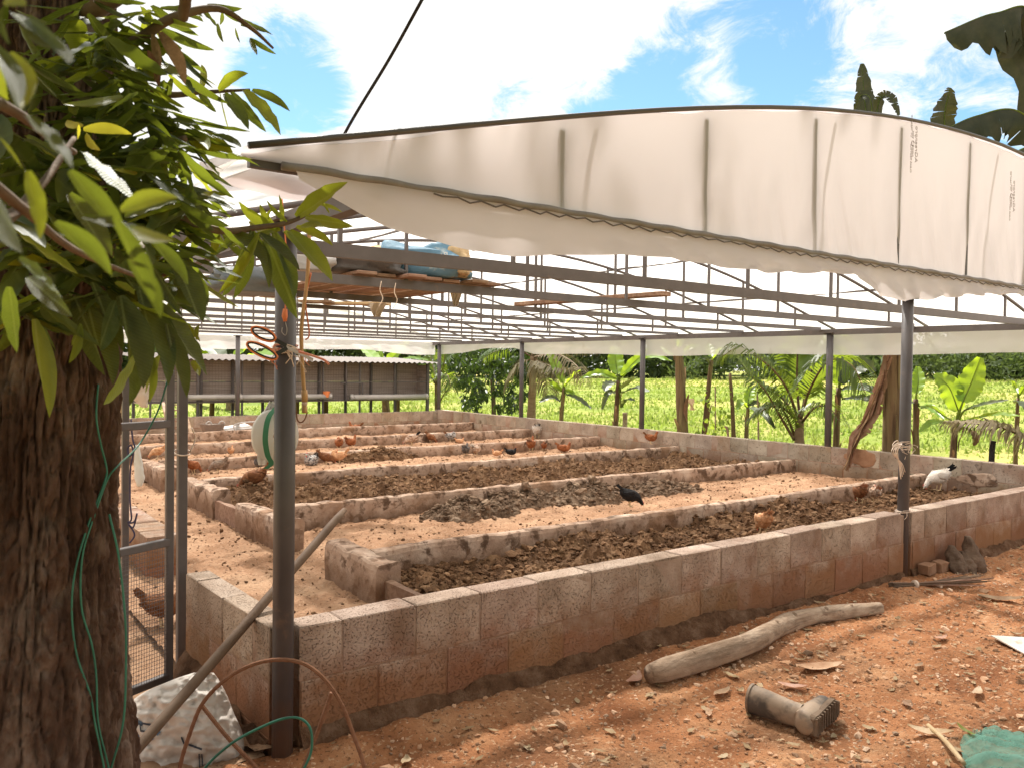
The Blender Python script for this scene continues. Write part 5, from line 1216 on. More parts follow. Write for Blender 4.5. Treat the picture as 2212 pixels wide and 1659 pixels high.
# unseen crown added overhead and behind the camera to shade wall, trunk and gate
rgc = np.random.RandomState(401); m = MB()
for i in range(1700):
    a = rgc.uniform(0, 6.28); r_ = 5.2*rgc.uniform(0, 1)**.5
    q = np.array((axis[4][0]-.2+math.cos(a)*r_, axis[4][1]-2.2+math.sin(a)*r_, rgc.uniform(1.5 if math.sin(a)*r_ < -2.5 else 2.6, 4.8)))
    x_, y_, z_ = visible_px(q)
    if z_ > .05 and y_ > -330 and -500 < x_ < 2700: continue
    leaf_cloud(m, q, 15, (.24, .24, .16), .2, rgc, .5, 3.0)
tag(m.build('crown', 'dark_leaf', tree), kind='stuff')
# green garden wires tied round the trunk
wd = TD-.17
def on_trunk(px, py, lift=.006):
    """a point on the bark surface seen at the pixel"""
    best = at(px, py, d=TD); D0 = unit(best-CAM)
    lo, hi = .8, TD+.1
    for t in np.linspace(1.2, TD, 160):
        p = at(px, py, d=t); i = int(np.argmin(np.abs(A_[:, 2]-p[2]))); 
        if np.hypot(*(p[:2]-A_[i, :2])) < rr[i]+lift: return p
    return best
def trunk_wire(label, pts, r=.0024):
    P3 = [on_trunk(x, y) if f else at(x, y, d=f2) for (x, y, f, f2) in pts]; m = MB(); m.tube(spline(P3, 70), r, 6); return m.solo('green_wire', 'green_wire', label, 'wire', smooth=True)
trunk_wire('green wire running from the leaves down the trunk to the bottom edge, left strand', [(212, 830, 1, 0), (208, 900, 1, 0), (218, 960, 1, 0), (230, 1010, 1, 0), (226, 1040, 1, 0), (195, 1120, 1, 0), (165, 1220, 1, 0), (155, 1310, 1, 0), (165, 1410, 1, 0), (195, 1500, 1, 0), (205, 1560, 1, 0), (225, 1659, 1, 0), (235, 1740, 1, 0)])
trunk_wire('green wire stretched across the gate and down the trunk, right strand', [(362, 822, 0, 2.2), (340, 890, 0, 2.2), (300, 960, 0, 2.15), (255, 1005, 0, 1.95), (232, 1035, 1, 0), (205, 1110, 1, 0), (178, 1200, 1, 0), (176, 1310, 1, 0), (198, 1390, 1, 0), (208, 1460, 1, 0), (212, 1560, 1, 0), (235, 1659, 1, 0), (245, 1740, 1, 0)])
wire('green_wire', 'green_wire', 'slack green wire hanging beside the trunk in front of the gate mesh', [(236, 1110, 1.9), (256, 1200, 1.9), (270, 1330, 1.9), (272, 1440, 1.9), (266, 1560, 1.9), (240, 1659, 1.9), (225, 1720, 1.9)], .0026)
# ------------------------------------------------------------------ things on and around the corner post
wire('rope', 'black_rope', 'dark twisted rope running from the sky down to the corner post', [(1010, -180, 2.35), (912, 0, 2.45), (840, 130, 2.56), (760, 262, 2.68), (690, 392, 2.78), (648, 455, 2.83)], .0052, 120, 'rope')
def tangle(name, label, c, r, zspan, n, mat, seed, ends=6, cat='twine', rt=.0022):
    rg = random.Random(seed); root = thing(name, c, label, cat)
    for i in range(n):
        z = c[2]+rg.uniform(-zspan, zspan); t0 = rg.uniform(0, 6); th = np.linspace(t0, t0+rg.uniform(3.5, 6.2), 22); q = r*rg.uniform(1.02, 1.14)
        m = MB(); m.tube(np.stack([c[0]+q*np.cos(th), c[1]+q*np.sin(th), z+zspan*.5*np.sin(th*1.3+i)], -1), rt, 5); m.build('turn', mat[i % len(mat)], root, smooth=True)
    for i in range(ends):
        a = rg.uniform(3.2, 6.2); p = np.array((c[0]+r*1.1*math.cos(a), c[1]+r*1.1*math.sin(a), c[2])); pts = [p]
        for k in range(4): p = p+np.array((rg.uniform(-.022, .022), rg.uniform(-.015, .008), rg.uniform(-.03, .006))); pts.append(p)
        m = MB(); m.tube(spline(pts, 16), rt*.8, 5); m.build('loose_end', mat[i % len(mat)], root, smooth=True)
    return root
zt = at(618, 755, Y=0)[2]
tangle('twine_knot', 'ragged pink and white twine wound round the corner post under the roof', (0, 0, zt), .038, .016, 9, ('twine', 'pink_twine', 'twine'), 3, 12)
P_ = [at(x, y, d=2.83) for x, y in ((645, 760), (672, 768), (700, 778), (711, 788))]
m = MB(); m.tube(spline(P_, 14), .0042, 6); m.solo('pink_twine_tail', 'pink_twine', 'stiff pink twine end sticking out right of the corner post', 'twine', smooth=True)
# scissors pushed under the twine
c = at(590, 748, d=2.80); k = pxm(c); sc = thing('scissors', c, 'scissors with orange and black handles stuck behind the twine on the post', 'scissors')
def loop(cx, cy, rx, ry, rot, dp):
    th = np.linspace(0, 2*math.pi, 30); x = rx*np.cos(th); y = ry*np.sin(th); a = R(rot)
    return [at(cx+math.cos(a)*u-math.sin(a)*v, cy+math.sin(a)*u+math.cos(a)*v, d=dp) for u, v in zip(x, y)]
for (cx, cy, rx, ry, rot) in ((569, 722, 28, 12, 24), (566, 758, 36, 12, 26)):
    m = MB(); m.tube(loop(cx, cy, rx, ry, rot, 2.80), 2.6*k, 8, cap=False); o = m.build('handle', 'orange_plastic', sc, smooth=True)
    m = MB(); m.tube(loop(cx, cy, rx-3.0, ry-3.0, rot, 2.797), 1.7*k, 6, cap=False); m.build('inner_ring', 'black_plastic', o, smooth=True)
for a, b in (((592, 733), (618, 748)), ((598, 765), (620, 752))):
    m = MB(); m.bar(at(*a, d=2.80), at(*b, d=2.815), .006, .014); m.build('shank', 'black_plastic', sc)
m = MB(); m.bar(at(618, 750, d=2.815), at(676, 778, d=2.93), .002, .012); m.build('blade', 'grey_metal', sc)
# orange strap with hook in front of the post, bamboo rod with hook right of it
st = thing('strap', at(617, 560, d=2.82), 'thin orange strap with a small wire hook hanging down the corner post', 'strap')
m = MB(); m.tube(spline([at(609, 428, d=2.80), at(617, 520, d=2.82), at(620, 600, d=2.82), at(616, 672, d=2.82)], 20), .0042, 6, flat=.5); m.build('band', 'orange_strap', st, smooth=True)
m = MB(); m.tube([at(616, 668, d=2.82), at(615, 684, d=2.82), at(616, 695, d=2.82)], [.008, .011, .006], 8); m.build('knot', 'orange_strap', st, smooth=True)
m = MB(); m.tube(spline([at(616, 695, d=2.82), at(620, 712, d=2.82), at(617, 725, d=2.82), at(609, 718, d=2.82), at(610, 708, d=2.82)], 16), .0014, 6); m.build('hook', 'grey_metal', st, smooth=True)
rod = thing('bamboo_rod', at(658, 640, d=2.95), 'hanging bamboo rod with taped end and bent wire hook right of the corner post', 'rod')
m = MB(); m.tube(spline([at(669, 480, d=3.0), at(664, 600, d=2.97), at(652, 700, d=2.95), at(652, 770, d=2.95), at(658, 860, d=2.95)], 40), .0072, 9, rough=.08, seed=4); m.build('shaft', 'bamboo', rod, smooth=True)
for y0, y1, r_, mt in ((842, 868, .0125, 'bamboo'), (866, 876, .0115, 'twine'), (874, 892, .011, 'bamboo')):
    m = MB(); m.tube([at(657.5, y0, d=2.948), at(658, (y0+y1)/2, d=2.948), at(658, y1, d=2.948)], [r_*.8, r_, r_*.85], 9, rough=.15, seed=int(y0)); m.build('tape_wrap', mt, rod, smooth=True)
m = MB(); m.tube(spline([at(664, 890, d=2.95), at(658, 906, d=2.95), at(649, 912, d=2.95), at(642, 905, d=2.95), at(640, 885, d=2.95)], 20), .0026, 6); m.build('hook', 'rust', rod, smooth=True)
m = MB(); m.tube(spline([at(672, 590, d=2.97), at(660, 650, d=2.96), at(668, 720, d=2.95), at(660, 735, d=2.95)], 24), .0055, 6, flat=.4); m.build('strap_tail', 'orange_strap', rod, smooth=True)
# roll of plastic in a white bag hung behind the post
bc = at(594, 940, d=3.28); k = pxm(bc); bagr = thing('hanging_roll', bc, 'white plastic bag with a wound roll and green stripe hanging behind the corner post', 'bag')
axd = unit(_r*.35-_fw*.9); up_ = np.array((0, 0, 1.0)); sd_ = unit(np.cross(axd, up_)); Rr = 60*k; n = 40
for r_in, r_out, nm, mt in ((Rr*.12, Rr*.93, 'roll', 'bag_white'),):
    th = np.linspace(0, 2*math.pi, n+1); G = []
    for r0, off in ((r_in, -.05), (r_out, -.05), (r_out*1.06, 0), (r_out, .05), (r_in, .05)):
        G.append([bc+(sd_*math.cos(t)*.85+up_*math.sin(t)*1.02)*r0*(1+.02*float(fbm(math.cos(t)*3, math.sin(t)*3, off*9, 3, 5)))+axd*off for t in th])
    m = MB(); m.grid(np.array(G)); m.build(nm, mt, bagr, smooth=True)
th = np.linspace(-2.9, 1.4, 26); m = MB(); G = [[bc-sd_*.0+(sd_*math.cos(t+math.pi*.5)*.85+up_*math.sin(t+math.pi*.5))*Rr*1.0*(.80+.0*q)+axd*(-.055-.002*q)+sd_*q*.010 for q in range(4)] for t in np.linspace(.2, 2.4, 26)]
cs = spline([at(598, 878, d=3.235), at(580, 902, d=3.20), at(573, 945, d=3.185), at(578, 982, d=3.195), at(586, 1000, d=3.20), at(574, 1012, d=3.20)], 30)
m.grid(np.array([[p+_r*w for w in (-.011, -.004, .004, .011)] for p in cs])); m.build('green_stripe', 'bag_green', bagr, smooth=True)
tailp = [(556, 985), (566, 975), (580, 990), (566, 1012), (556, 1000)]
m = MB(); G = [[at(552+j*4+i*1.2+2*math.sin(i+j), 950+i*9, d=3.24+.012*math.sin(j*1.7+i)) for j in range(8-max(0, i-3))]+[at(552+(7-max(0, i-3))*4+i*1.2, 950+i*9, d=3.24)]*max(0, i-3) for i in range(7)]
m.grid(np.array(G)); m.build('bag_tail', 'bag_white', bagr, smooth=True)
m = MB(); G = [[at(556+j*6-(i*(j-5))*.75, 915-i*6.5-abs(j-5)*.8, d=3.26-.015*math.sin(j*2.0)) for j in range(11)] for i in range(8)]; m.grid(np.array(G)); m.build('bag_neck', 'bag_white', bagr, smooth=True)
m = MB(); m.tube(spline([at(600, 868, d=3.26), at(606, 800, d=3.1), at(612, 762, d=2.95)], 12), .003, 6); m.build('bag_string', 'twine', bagr, smooth=True)
# twine on the right post
zt = at(1960, 960, Y=.03)[2]
tw = tangle('twine_knot', 'pale twine knotted on the right steel post with a long hanging tail', (4.40, .03, zt), .038, .022, 10, ('twine',), 9, 6)
for i in range(4):
    m = MB(); m.tube(spline([at(1948-i*3, 958, Y=-.02), at(1938-i*4, 975, Y=-.04), at(1942+i*2, 1000, Y=-.02), at(1946+i*3, 1034-i*5, Y=-.02)], 16), .004-.0005*i, 6); m.build('tail', 'twine', tw, smooth=True)
for i in range(2):
    m = MB(); th = np.linspace(0, 6.28, 22); c = at(1934, 958+6*i, Y=-.03); m.tube(np.stack([c[0]+.035*np.cos(th), np.full(22, c[1]), c[2]+.016*np.sin(th)+.012*np.cos(th)], -1), .0028, 6); m.build('loop', 'twine', tw, smooth=True)
tangle('twine_knot', 'pale twine wound round the right post where it meets the wall top', (4.40, .03, HW+.012), .042, .008, 6, ('twine',), 12, 3)
wire('wall_cord', 'twine', 'pale cord running down the gap of the wall below the right post', [(1969, 1110, 5.72), (1973, 1140, 5.72), (1974, 1190, 5.72), (1972, 1225, 5.72), (1969, 1245, 5.72)], .006, 30, 'cord')

# ------------------------------------------------------------------ stored on the roof trusses
def planks(label, rows, ta, tb, wd):
    for i, (x0, x1, y0, y1, z) in enumerate(rows): pass
zp = ZB+.042
lum = [(1.25+.165*i, 1.90+.02*math.sin(i*2.3), 0, 0) for i in range(7)]
for i, (x, ya, ln, _) in enumerate(lum):
    m = MB(); y0, y1 = ya-.03+.05*math.sin(i*2.1), ya+2.3+.06*math.sin(i*1.3)-.12*i; t = .022
    a, b = np.array((x, y0, zp+.012)), np.array((x+.02*math.sin(i*3), y1, zp+.012)); m.bar(a, b, .135, t, cham=.003)
    m.solo('roof_plank', 'plank', 'rough red-brown plank stored on the roof trusses, %s of seven from the left' % ('first', 'second', 'third', 'fourth', 'fifth', 'sixth', 'seventh')[i], 'plank', 'planks stored on the trusses')
a, b = at(1120, 658, Z=zp+.03), at(1440, 635, Z=zp+.03); m = MB(); m.bar(a, b, .12, .035, cham=.004); m.solo('roof_plank', 'plank', 'single long plank lying alone across the trusses right of the bags', 'plank')
for i, (px0, px1, py) in enumerate(((650, 720, 652), (700, 840, 656))):
    a, b = at(px0, py, Z=zp+.0), at(px1, py+1, Z=zp+.0); m = MB(); m.bar(a, b, .2, .02); m.solo('roof_plank', 'plank' if i == 0 else 'bag_tan', ('short plank behind the stack beside the corner post', 'pale board lying behind the plank stack')[i], 'plank')
def sack_lump(name, label, mat, c, size, seed, rotz=0.0, flat=.5, tie=None):
    n, k = 30, 18; G = []
    for i in range(k):
        v = math.pi*i/(k-1); row = []
        for j in range(n+1):
            u = 2*math.pi*(j % n)/n; e = .6
            cx_ = abs(math.cos(u))**e*np.sign(math.cos(u)); sy = abs(math.sin(u))**e*np.sign(math.sin(u)); sv = math.sin(v)**.6; cv = abs(math.cos(v))**.9*np.sign(math.cos(v))
            p = np.array((cx_*sv, sy*sv, cv)); nz = float(fbm(p[0]*2.0, p[1]*2.4, p[2]*2.4, 4, seed)); p = p*(1+.26*nz-.12*abs(float(fbm(p[0]*5, p[1]*3, p[2]*5, 2, seed+1)))); p = p*np.array(size)/2
            if p[2] < -size[2]*.32: p[2] = -size[2]*.32-(abs(p[2])-size[2]*.32)*.2
            row.append((c[0]+p[0]*math.cos(rotz)-p[1]*math.sin(rotz), c[1]+p[0]*math.sin(rotz)+p[1]*math.cos(rotz), c[2]+p[2]))
        G.append(row)
    m = MB(); m.grid(np.array(G)); return m, G
z0 = zp+.11
c = at(905, 576, Y=2.12); c[2] = z0+.015; 
m, G = sack_lump('bag', '', 'bag_blue', c, (.66, .4, .28), 31, -.62); rb = thing('feed_bag', (c[0], c[1], zp+.02), 'blue and tan feed bag with faded print lying on the planks', 'bag'); m.build('body', 'bag_blue', rb, smooth=True)
dv = np.array((math.cos(-.62), math.sin(-.62), 0)); 
m, G = sack_lump('bag', '', 'bag_tan', c-dv*.30+(0, 0, -.02), (.32, .36, .26), 33, -.62); m.build('open_end', 'bag_tan', rb, smooth=True)
m, G = sack_lump('bag', '', 'bag_tan', c+dv*.27, (.18, .35, .24), 35, -.62); m.build('sewn_end', 'bag_tan', rb, smooth=True)
nv = np.array((-dv[1], dv[0], 0)); front = -nv if (-nv) @ (CAM-c) > 0 else nv
for tx, dz, sz in (('Rakwana Cement', .045, .06),):
    X_ = Vector(dv); Zv = Vector((0, 0, 1)); Nf = Vector(front)
    if X_.cross(Zv).dot(Nf) < 0: X_ = -X_
    M4 = Matrix.Translation(Vector(c+front*.196+np.array((0, 0, dz)))) @ Matrix(((X_[0], 0, Nf[0], 0), (X_[1], 0, Nf[1], 0), (X_[2], 1, Nf[2], 0), (0, 0, 0, 1)))
    text_mesh('lettering', tx, sz, 'bag_white', M4, rb, mirror=True)
c = at(765, 590, Y=2.15); c[2] = z0-.03; m, G = sack_lump('b', '', '', c, (.6, .4, .18), 37, -.5); m.solo('tarpaulin_bundle', 'tarp_dark', 'folded dark tarpaulin bundle lying on the planks left of the feed bag', 'tarpaulin', smooth=True)
c = at(665, 590, Y=2.2); c[2] = z0-.04; m, G = sack_lump('b', '', '', c, (.4, .35, .16), 39, -.5); m.solo('tarpaulin_bundle', 'tarp_pale', 'pale crumpled sheet bundle on the planks beside the corner post', 'tarpaulin', smooth=True)
c = at(545, 612, d=3.6); m, G = sack_lump('b', '', '', c, (.35, .3, .14), 41, -.5); m.solo('tarpaulin_bundle', 'tarp_blue', 'blue grey sheet bundle on the trusses left of the corner post', 'tarpaulin', smooth=True)
for (px, py, h_, w_, lb) in ((985, 632, 30, 26, 'pale plastic scrap dangling below the plank ends'), (815, 655, 30, 40, 'white sheet scrap drooping below the trusses')):
    p0 = at(px, py, Z=zp-.03); k = pxm(p0); m = MB()
    G = [[p0+_r*(j-4)*w_*k/8*(1-.08*i)+np.array((0, 0, -i*h_*k/8))+_fw*.012*math.sin(j*1.6+i*.8) for j in range(9)] for i in range(9)]; m.grid(np.array(G)); m.solo('plastic_scrap', 'sack', lb, 'scrap', smooth=True)
for (px, py) in ((824, 608), (855, 612)):
    P3 = [at(px, py, d=5.0), at(px-3, py+20, d=5.0), at(px+3, py+38, d=5.0), at(px-6, py+55, d=5.0)]; m = MB(); m.tube(spline(P3, 14), .0028, 5); m.solo('string', 'twine', 'frayed %s string dangling from the plank stack' % ('left' if px < 840 else 'right'), 'string', smooth=True)
# ------------------------------------------------------------------ around the gate and the corner
pa, pb = at(262, 1656, d=2.50), at(566, 1306, Z=.50); dv = unit(pb-pa)
for t in np.linspace(0, 4, 800):
    q = pa+dv*t; x_, y_, z_ = visible_px(q)
    if x_ > 745: break
m = MB(); pth = np.array([pa-dv*.2+(q-pa+dv*.2)*s for s in np.linspace(0, 1, 24)]); m.tube(pth+np.stack([.004*np.sin(np.arange(24)*.5)]*3, -1)*np.array((1, 0, 1)), np.r_[np.full(22, .0185), .0175, .012], 12, rough=.05, seed=3)
m.solo('wooden_pole', 'pole_wood', 'long round wooden pole leaning over the wing wall behind the corner post', 'pole', smooth=True)
# white sack at the foot of the tree
rows = [(1452, 418, 462), (1468, 370, 474), (1500, 300, 492), (1540, 262, 508), (1580, 256, 526), (1620, 262, 530), (1660, 268, 522), (1700, 275, 505)]
Y0 = spline([(r[0], r[1], r[2]) for r in rows], 84); n = 120; G = []
for i, (y, xl, xr) in enumerate(Y0):
    row = []
    for j in range(n+1):
        a = 2*math.pi*(j % n)/n; w = (xr-xl)/2; ca = math.cos(a); px = (xl+xr)/2+w*ca*(abs(ca)**-.15 if abs(ca) > .05 else 1)*.98
        p = at(px, y, d=3.0-math.sin(a)*w/F_PX*3.0*.55)
        q1_ = float(fbm(px*.016+y*.012, y*.026-px*.012, .3, 2, 61)); q2_ = float(fbm(px*.034-y*.02, y*.04+px*.015, .7, 2, 63)); cr = .022*(.55-abs(q1_))+.014*(.5-abs(q2_))+.006*float(fbm(px*.1, y*.12, a, 2, 64))
        p = p+unit(CAM-p)*cr*(1+.8*(1400 < y < 1660)); row.append(p)
    G.append(row)
m = MB(); m.grid(np.array(G)); m.f.append(tuple(range(n))[::-1]); sk = thing('white_sack', (*at(395, 1640, d=3.0)[:2], .0), 'crumpled white woven sack between the tree and the corner post', 'sack'); m.build('body', 'sack', sk, smooth=True)
SG = np.array(G); SPX = np.array([[visible_px(p)[:2] for p in r_] for r_ in SG[:, :n//2+1]])
def on_sack(px, py):
    d2 = (SPX[..., 0]-px)**2+(SPX[..., 1]-py)**2; i, j = np.unravel_index(np.argmin(d2), d2.shape); p = at(px, py, d=float((SG[i, j]-CAM) @ _fw)); return p+unit(CAM-p)*.006
def decal(name, mat, poly):
    m = MB(); P3 = [on_sack(*p) for p in poly]; c = sum(P3)/len(P3); m.add(P3+[c+unit(CAM-c)*.002], [(i, (i+1) % len(P3), len(P3)) for i in range(len(P3))]); m.build(name, mat, sk)
decal('blue_print', 'blue_print', [(276, 1548), (300, 1555), (330, 1570), (348, 1580), (330, 1598), (300, 1606), (276, 1604), (272, 1575)])
decal('yellow_print', 'yellow_print', [(272, 1614), (300, 1606), (310, 1608), (285, 1618)])
for seg in (((300, 1560), (342, 1568)), ((302, 1560), (304, 1578)), ((304, 1578), (338, 1582)), ((392, 1592), (398, 1606)), ((398, 1604), (436, 1618)), ((430, 1628), (432, 1678)), ((436, 1628), (440, 1680)), ((330, 1690), (432, 1676))):
    m = MB(); m.tube([on_sack(seg[0][0]+(seg[1][0]-seg[0][0])*t, seg[0][1]+(seg[1][1]-seg[0][1])*t) for t in np.linspace(0, 1, 8)], .0035, 5, flat=.6); m.build('print_stroke', 'ink', sk)
# rusty rebar hoop and green wire loop
hoop = thing('rebar_hoop', (*at(590, 1659, d=2.55)[:2], 0), 'rusty bent rebar hoop with two braces in front of the corner post', 'rebar')
def rebar(pts, dp, nm):
    P3 = spline([at(x, y, d=dp) for x, y in pts], 90); m = MB(); m.tube(P3, .0062*(1+.13*(np.arange(90) % 2)), 7); m.build(nm, 'rust', hoop)
rebar([(375, 1760), (388, 1659), (408, 1590), (438, 1518), (490, 1465), (545, 1435), (600, 1424), (655, 1432), (700, 1465), (738, 1520), (765, 1590), (788, 1659), (805, 1760)], 2.55, 'hoop')
rebar([(437, 1524), (490, 1590), (555, 1659), (620, 1740)], 2.56, 'brace'); rebar([(716, 1495), (690, 1570), (655, 1659), (625, 1745)], 2.56, 'brace')
wire('wire_loop', 'green_wire', 'thin green wire loop in front of the rebar hoop', [(420, 1700, 2.5), (445, 1655, 2.5), (500, 1605, 2.5), (560, 1572, 2.5), (610, 1552, 2.5), (645, 1550, 2.5), (668, 1568, 2.5), (674, 1600, 2.5), (668, 1635, 2.5), (640, 1690, 2.5)], .0042, 70)

# ------------------------------------------------------------------ on the yard
ctr = [at(x, y, Z=.05) for x, y in ((1402, 1456), (1520, 1425), (1625, 1390), (1700, 1348), (1790, 1325), (1902, 1310))]
C3 = spline(ctr, 60); C3[:, 2] = .052+.010*np.sin(np.linspace(0, 4, 60))
rad = np.interp(np.linspace(0, 1, 60), [0, .05, .25, .5, .58, .7, .9, 1], [.040, .050, .052, .046, .050, .043, .038, .031])
lg = thing('fallen_log', (*C3[30][:2], 0), 'bent weathered log lying along the front wall', 'log'); m = MB(); m.tube(C3, rad, 16, rough=.0, seed=8); V_ = np.array(m.v); nz_ = fbm(V_[:, 0]*5, V_[:, 1]*12, V_[:, 2]*12, 4, 8); cc_ = np.repeat(C3, 16, 0); tt_ = np.repeat(np.arange(60), 16); aa_ = np.tile(np.arange(16), 60)*2*math.pi/16; V_ = cc_+(V_-cc_)*(1+.07*nz_+.07*np.cos(2*aa_+tt_*.02)+.04*np.cos(5*aa_+tt_*.03)+.04*np.cos(3*aa_-tt_*.025))[:, None]; m.v = list(map(tuple, V_.tolist())); m.build('stem', 'log_wood', lg, smooth=True)
for f, s_ in ((9, .02), (20, .03), (31, .018), (37, .028), (46, .022), (52, .014)):
    m = MB(); p = C3[f]+np.array((0, -.01, rad[f]*.8)); m.tube([p-(0, 0, .03), p, p+(.006, -.004, .012)], [s_, s_*.75, s_*.4], 9, rough=.2, seed=f); m.build('knot', 'log_wood', lg, smooth=True)
# rubber boot on its side
ba, bb = at(1622, 1505, Z=.06), at(1768, 1552, Z=.06); boot = thing('rubber_boot', (*((ba+bb)/2)[:2], 0), 'old muddy dark rubber boot lying on its side in the yard', 'boot')
d = unit((bb-ba)*np.array((1, 1, 0))); toe = unit(at(1815, 1470, Z=.06)-at(1770, 1535, Z=.06)); toe = unit(toe*np.array((1, 1, 0))); zc_ = .062+float(yard_z(ba[0], ba[1]))
sh = [ba-d*.0+np.array((0, 0, zc_-ba[2])), ba+d*.08+np.array((0, 0, zc_-ba[2])), ba+d*.16+np.array((0, 0, zc_-.004-ba[2])), ba+d*.225+np.array((0, 0, zc_-.004-ba[2]))]
m = MB(); S_ = spline(sh, 20); nr = np.r_[.062, .061, np.interp(np.linspace(0, 1, 18), [0, .45, .75, 1], [.060, .053, .049, .047])]*(1+.018*np.sin(np.arange(20)*2.4)*(np.arange(20) > 10)); m.tube(S_, nr, 20, flat=.8, cap=False)
m.build('shaft', 'rubber', boot, smooth=True)
m = MB(); m.tube([S_[0]+d*.001, S_[0]+d*.012], .0655, 20, flat=.8, cap=False); m.tube([S_[0]+d*.02, S_[0]+d*.024], .0575, 20, flat=.8); m.build('rim', 'rubber', boot, smooth=True)
ank = S_[-1]; foot = [ank-toe*.065+d*.012, ank-toe*.04+d*.022, ank+toe*.04+d*.026, ank+toe*.11+d*.036, ank+toe*.17+d*.044, ank+toe*.205+d*.048]
m = MB(); m.tube(spline(foot, 18), np.interp(np.linspace(0, 1, 18), [0, .1, .35, .6, .85, 1], [.028, .046, .05, .045, .040, .018]), 18, flat=1.0, up=d); m.build('foot', 'rubber', boot, smooth=True)
so = [p+d*.028 for p in foot]; Sp = spline(so, 14); wv = np.array((0, 0, 1.0)); ws = np.interp(np.linspace(0, 1, 14), [0, .12, .4, .75, 1], [.028, .042, .036, .046, .022]); V, Fq = [], []
for i in range(14):
    for (o_, t_) in ((1, 0), (-1, 0), (-1, 1), (1, 1)): V.append(Sp[i]+wv*o_*ws[i]+d*t_*.022)
for i in range(13):
    for j in range(4): b = 4*i; Fq.append((b+j, b+(j+1) % 4, b+4+(j+1) % 4, b+4+j))
Fq += [(3, 2, 1, 0), (52, 53, 54, 55)]; m = MB(); m.add(V, Fq)
for i in range(1, 13): m.box(Sp[i]+d*.026, (.009, .012, ws[i]*1.8), (toe, d, wv))
m.build('sole', 'sole', boot)
# broom of palm ribs
br = thing('broom', (*at(2020, 1262, Z=0)[:2], 0), 'bundle of thin palm ribs lying by the wall foot', 'broom'); rg = random.Random(41)
b0, b1 = at(1928, 1270, Z=.03), at(2108, 1252, Z=.03)
for i in range(34):
    s = np.array((rg.uniform(-.02, .02), rg.uniform(-.02, .02), rg.uniform(0, .03))); e = np.array((rg.uniform(-.12, .10), rg.uniform(-.10, .10), rg.uniform(-.015, .035)))
    m = MB(); m.tube([b0+s*1.2, b0+(b1-b0)*.3+s*.6, b1+e], .0028, 5); m.build('rib', 'pole_wood' if i % 3 else 'plank', br)
m = MB(); p = b0+(b1-b0)*.26; dv = unit(b1-b0); m.tube([p-dv*.01+(0, 0, .012), p+dv*.01+(0, 0, .012)], .027, 12); m.build('binding', 'twine', br, smooth=True)
# mud-caked gloves / clods slumped against the wall
def mudlump(label, px, py_top, py_bot, wpx, seed, lean=0.0):
    b = at(px, py_bot, Z=0.0); k = pxm(b); h = (py_bot-py_top)*k; n, kk = 22, 16; G = []
    for i in range(kk):
        t = i/(kk-1); row = []
        prof = .55+.5*math.sin(math.pi*min(1, t*1.1+.12)) if t < .62 else max(.3, 1.0-(t-.62)*1.9)
        for j in range(n+1):
            a = 2*math.pi*(j % n)/n; r = wpx*k/2*prof*(1+.3*float(fbm(math.cos(a)*1.8, math.sin(a)*1.8, t*4+seed, 4, seed)))
            row.append((b[0]+math.cos(a)*r+lean*t*h, b[1]+math.sin(a)*r*.85+.06*t, -.01+t*h))
        G.append(row)
    m = MB(); m.grid(np.array(G)); m.f.append(tuple((kk-1)*n+kk-1+q for q in range(n))); m.solo('mud_lump', 'mud', label, 'mud', 'mud lumps at the wall foot', smooth=True, base=(b[0], b[1], 0))
mudlump('rounded lump of caked mud leaning on the wall, leftmost of the three', 2073, 1178, 1243, 44, 3, .02)
mudlump('small lump of caked mud in the middle of the three', 2097, 1190, 1240, 38, 5, -.02)
mudlump('tall pinched lump of caked mud, rightmost of the three', 2116, 1155, 1236, 42, 8, -.25)
# paper scrap and green net at the right edge
V = [at(2140, 1377, Z=.012), at(2212, 1376, Z=.016), at(2290, 1380, Z=.012), at(2290, 1450, Z=.012), at(2212, 1412, Z=.01)]; V = [v+np.array((0, 0, float(yard_z(v[0], v[1]))+.012)) for v in V]
m = MB(); m.add(V+[v-np.array((0, 0, .006)) for v in V], [(0, 1, 2, 3, 4), (9, 8, 7, 6, 5)]+[(i, i+5, (i+1) % 5+5, (i+1) % 5) for i in range(5)]); m.solo('torn_sheet', 'paper', 'torn dirty white sheet lying at the right edge of the yard', 'sheet')
xs = np.linspace(0, 1, 50); G = []
for i in range(50):
    row = []
    for j in range(50):
        px = 2085+i*4.2-(j < 12)*(12-j)*1.0; py = 1560+j*4.5+(50-i)*.9*(i < 50)-18*math.sin(i*.12); p = at(px, py, Z=.02)
        hgt = .05*math.sin(min(1, i/14)*1.57)*math.sin(min(1, j/12)*1.57)+.035*abs(float(fbm(p[0]*7, p[1]*7, 0, 3, 91)))+.012*math.sin(p[0]*70+p[1]*28+3*float(fbm(p[0]*6, p[1]*6, 0, 2, 92)))
        row.append((p[0], p[1], float(yard_z(p[0], p[1]))+.004+hgt))
    G.append(row)
m = MB(); m.grid(np.array(G)); m.solo('green_net', 'net', 'heap of fine green netting in the bottom right corner', 'net', smooth=True)
